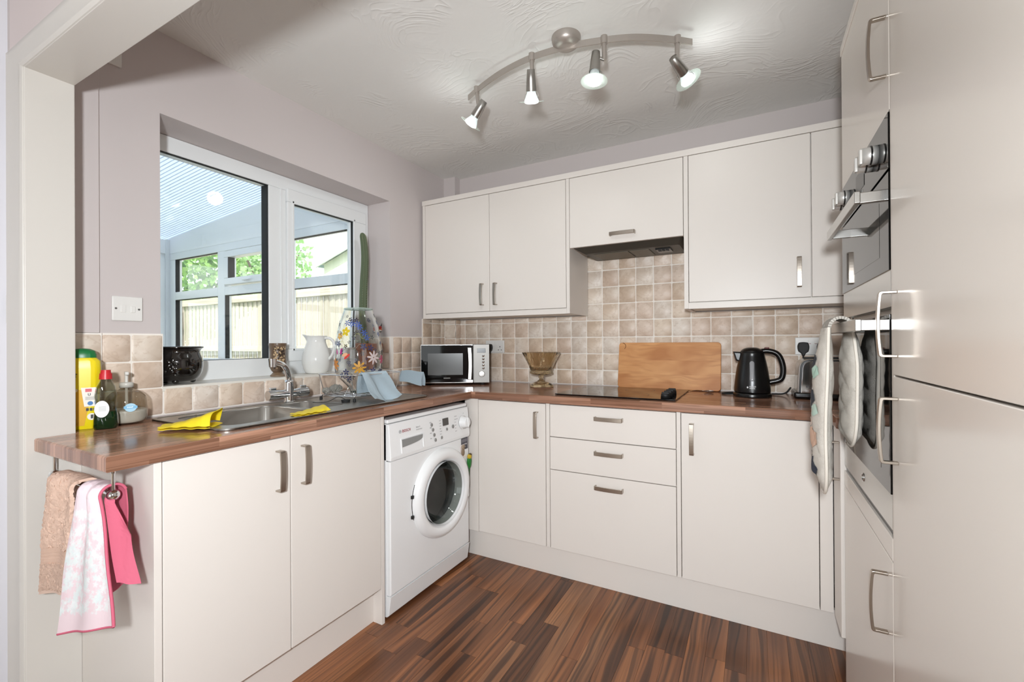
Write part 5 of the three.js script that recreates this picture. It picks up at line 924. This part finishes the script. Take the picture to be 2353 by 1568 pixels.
// ---------------------------------------------------------------- towel rail under the worktop end
{
  const u = thing('towel_rail', 'chrome towel rail hung under the overhanging worktop end', 'towel rail', [0.345, 0.871, 2.14]);
  for (const x of [-0.187, 0.187]) {
    part('bracket', [LA([[0, 0], [0.011, 0], [0.011, -0.003], [0.006, -0.008], [0.0045, -0.02], [0.0045, -0.062], [0, -0.062]], 20).translate(x, 0, 0)], M.chrome, u);
    part('ball', new THREE.SphereGeometry(0.0145, 24, 16).translate(x, -0.072, 0), M.chrome, u);
  }
  part('bar', rod([-0.187, -0.072, 0], [0.187, -0.072, 0], 0.0065, 0.0065, 16), M.chrome, u);
}
function hang(xt, wt, xb, wb, yb, yBack, opts = {}) { // towel over the bar at y .799, z 2.14: v 0 = back hem, 1 = front hem
  const back = 0.8 - yBack, frontL = 0.8 - yb, R = 0.014 + (opts.thick ?? 0.004), tot = back + frontL + Math.PI * R;
  return (a, v) => {
    const s = v * tot, c = a - 0.5; let y, z, k;
    if (s < back) { k = (back - s) / back; y = 0.8 - (back - s); z = 2.14 - R - 0.004 * k; } else if (s < back + Math.PI * R) { const q = (s - back) / R; k = 0; y = 0.8 + Math.sin(q) * R; z = 2.14 - Math.cos(q) * R; } else { k = (s - back - Math.PI * R) / frontL; y = 0.8 - k * frontL; z = 2.14 + R + (opts.lift ?? 0.03) * k - (opts.twist ?? 0) * c * k; }
    const front = s > back + Math.PI * R / 2, xx = front ? xt + (xb - xt) * k : xt + (opts.backShift ?? 0) * k, w = front ? wt + (wb - wt) * Math.pow(k, 0.8) : wt + (opts.backW ?? 0.02) * k;
    const fold = (opts.fold ?? 0.008) * Math.sin(a * (opts.n ?? 9) + 0.7 + k * 1.5) * (1 - 0.45 * k);
    return [xx + c * w + 0.004 * Math.sin(k * 9), y + (opts.slope ?? 0) * c * k, z + fold * (front ? 1 : 0.35) + (front ? Math.abs(opts.fold ?? 0.008) : 0)];
  };
}
{
  const tm = std('#e3c2ae', 0.98, { bumpMap: terryBump, bumpScale: 0.0007 }), u = thing('hand_towel', 'fluffy beige hand towel on the towel rail', 'towel', [0, 0, 0]);
  const f0 = hang(0.32, 0.16, 0.3, 0.2, 0.51, 0.58, { thick: 0.006, lift: 0.01, fold: 0.009, n: 7, slope: 0.05, backW: 0.0 });
  const fz = (a, v) => { const p = f0(a, v), n = (fbm(a, v, 40, 120, 2, 211) - 0.5) * 0.006; return [p[0] + n * 0.4, p[1] + n * 0.5, p[2] + n]; };
  const cut = (v0, v1, fn) => (a, v) => fn(a, v0 + (v1 - v0) * v);
  part('pile', [sheet(cut(0, 0.79, fz), 50, 150, 0.009), sheet(cut(0.862, 0.985, fz), 50, 30, 0.009)], tm, u);
  part('border_band', sheet(cut(0.785, 0.866, (a, v) => { const p = f0(a, v); return [p[0], p[1], p[2] + 0.0008 * Math.sin(v * 900)]; }), 40, 40, 0.005), std('#d9b8a4', 0.9), u, 'flat woven band');
  part('hem', sheet(cut(0.982, 1, f0), 40, 4, 0.006), std('#dcbfae', 0.9), u);
}
{
  const pat = canvasTex(512, 1024, (c, w, h) => {
    c.fillStyle = '#e8d3d8'; c.fillRect(0, 0, w, h); let s = 3; const r = () => (s = (s * 16807) % 2147483647) / 2147483647;
    for (let k = 0; k < 520; k++) { const x = r() * w, y = h * 0.12 + r() * h * 0.62, q = 10 + r() * 26; c.globalAlpha = 0.55; c.fillStyle = ['#e4e9e9', '#dbe3e3', '#e9ecec', '#e6ccd2', '#e0e7e6'][Math.floor(r() * 5)]; for (let p = 0; p < 5; p++) { c.beginPath(); c.ellipse(x + Math.cos(p * 1.26) * q * 0.5, y + Math.sin(p * 1.26) * q * 0.5, q * 0.5, q * 0.3, p * 1.26, 0, 7); c.fill(); } }
    c.globalAlpha = 1;
  });
  const u = thing('tea_towel', 'white and pale pink tea towel with a pink edge on the towel rail', 'towel', [0, 0, 0]);
  const f = hang(0.485, 0.09, 0.508, 0.215, 0.478, 0.545, { thick: 0.011, lift: 0.014, twist: 0.03, fold: 0.008, n: 10, slope: 0.063, backShift: 0.005, backW: 0.01 });
  part('cloth', sheet((a, v) => f(a, 0.42 + 0.58 * v), 44, 90, 0.003), std('#ffffff', 0.95, { map: pat, side: THREE.DoubleSide }), u);
  const pink = std('#cc637a', 0.9, { side: THREE.DoubleSide });
  part('pink_back', sheet((a, v) => f(a, 0.425 * v), 30, 40, 0.003), pink, u, 'plain pink back half');
  const ed = (a) => { const p = []; for (let k = 0; k <= 40; k++) p.push(f(a, 0.4 + 0.6 * k / 40)); return p; }, hem = []; for (let k = 0; k <= 30; k++) hem.push(f(k / 30, 1));
  part('edging', [TB(ed(1), 0.0035, 80, 6), TB(hem, 0.003, 60, 6)], pink, u, 'pink edging');
  part('pink_fold', sheet((a, v) => { const p = f(1, 0.47 + 0.36 * v), w = 0.25 + 0.75 * cl(v * 2.2) - 0.2 * v; return [p[0] + a * 0.034 * w - 0.003 + 0.004 * Math.sin(v * 8) * a, p[1] - a * 0.012 - 0.012, p[2] - 0.012 - a * (0.028 + 0.02 * v) * w + 0.004 * Math.sin(a * 6 + v * 4)]; }, 8, 40, 0.003), pink, u, 'turned pink edge');
}
const groups = { plug: 'black plugs in the wall sockets', wall_socket: 'double sockets on the tiled wall', rubber_glove: 'yellow rubber gloves by the sink', steel_scourer: 'steel wool scourers in the dish rack', dish_cloth: 'pale blue cloths on the dish rack', wall_cabinet: 'cream wall cabinets', worktop: 'wood block worktops', tree: 'trees beyond the fence' };
for (const o of scene.children) { const k = o.name.replace(/_\d{3}$/, ''); if (groups[k]) o.userData.group = groups[k]; }
renderer.render(scene, camera);
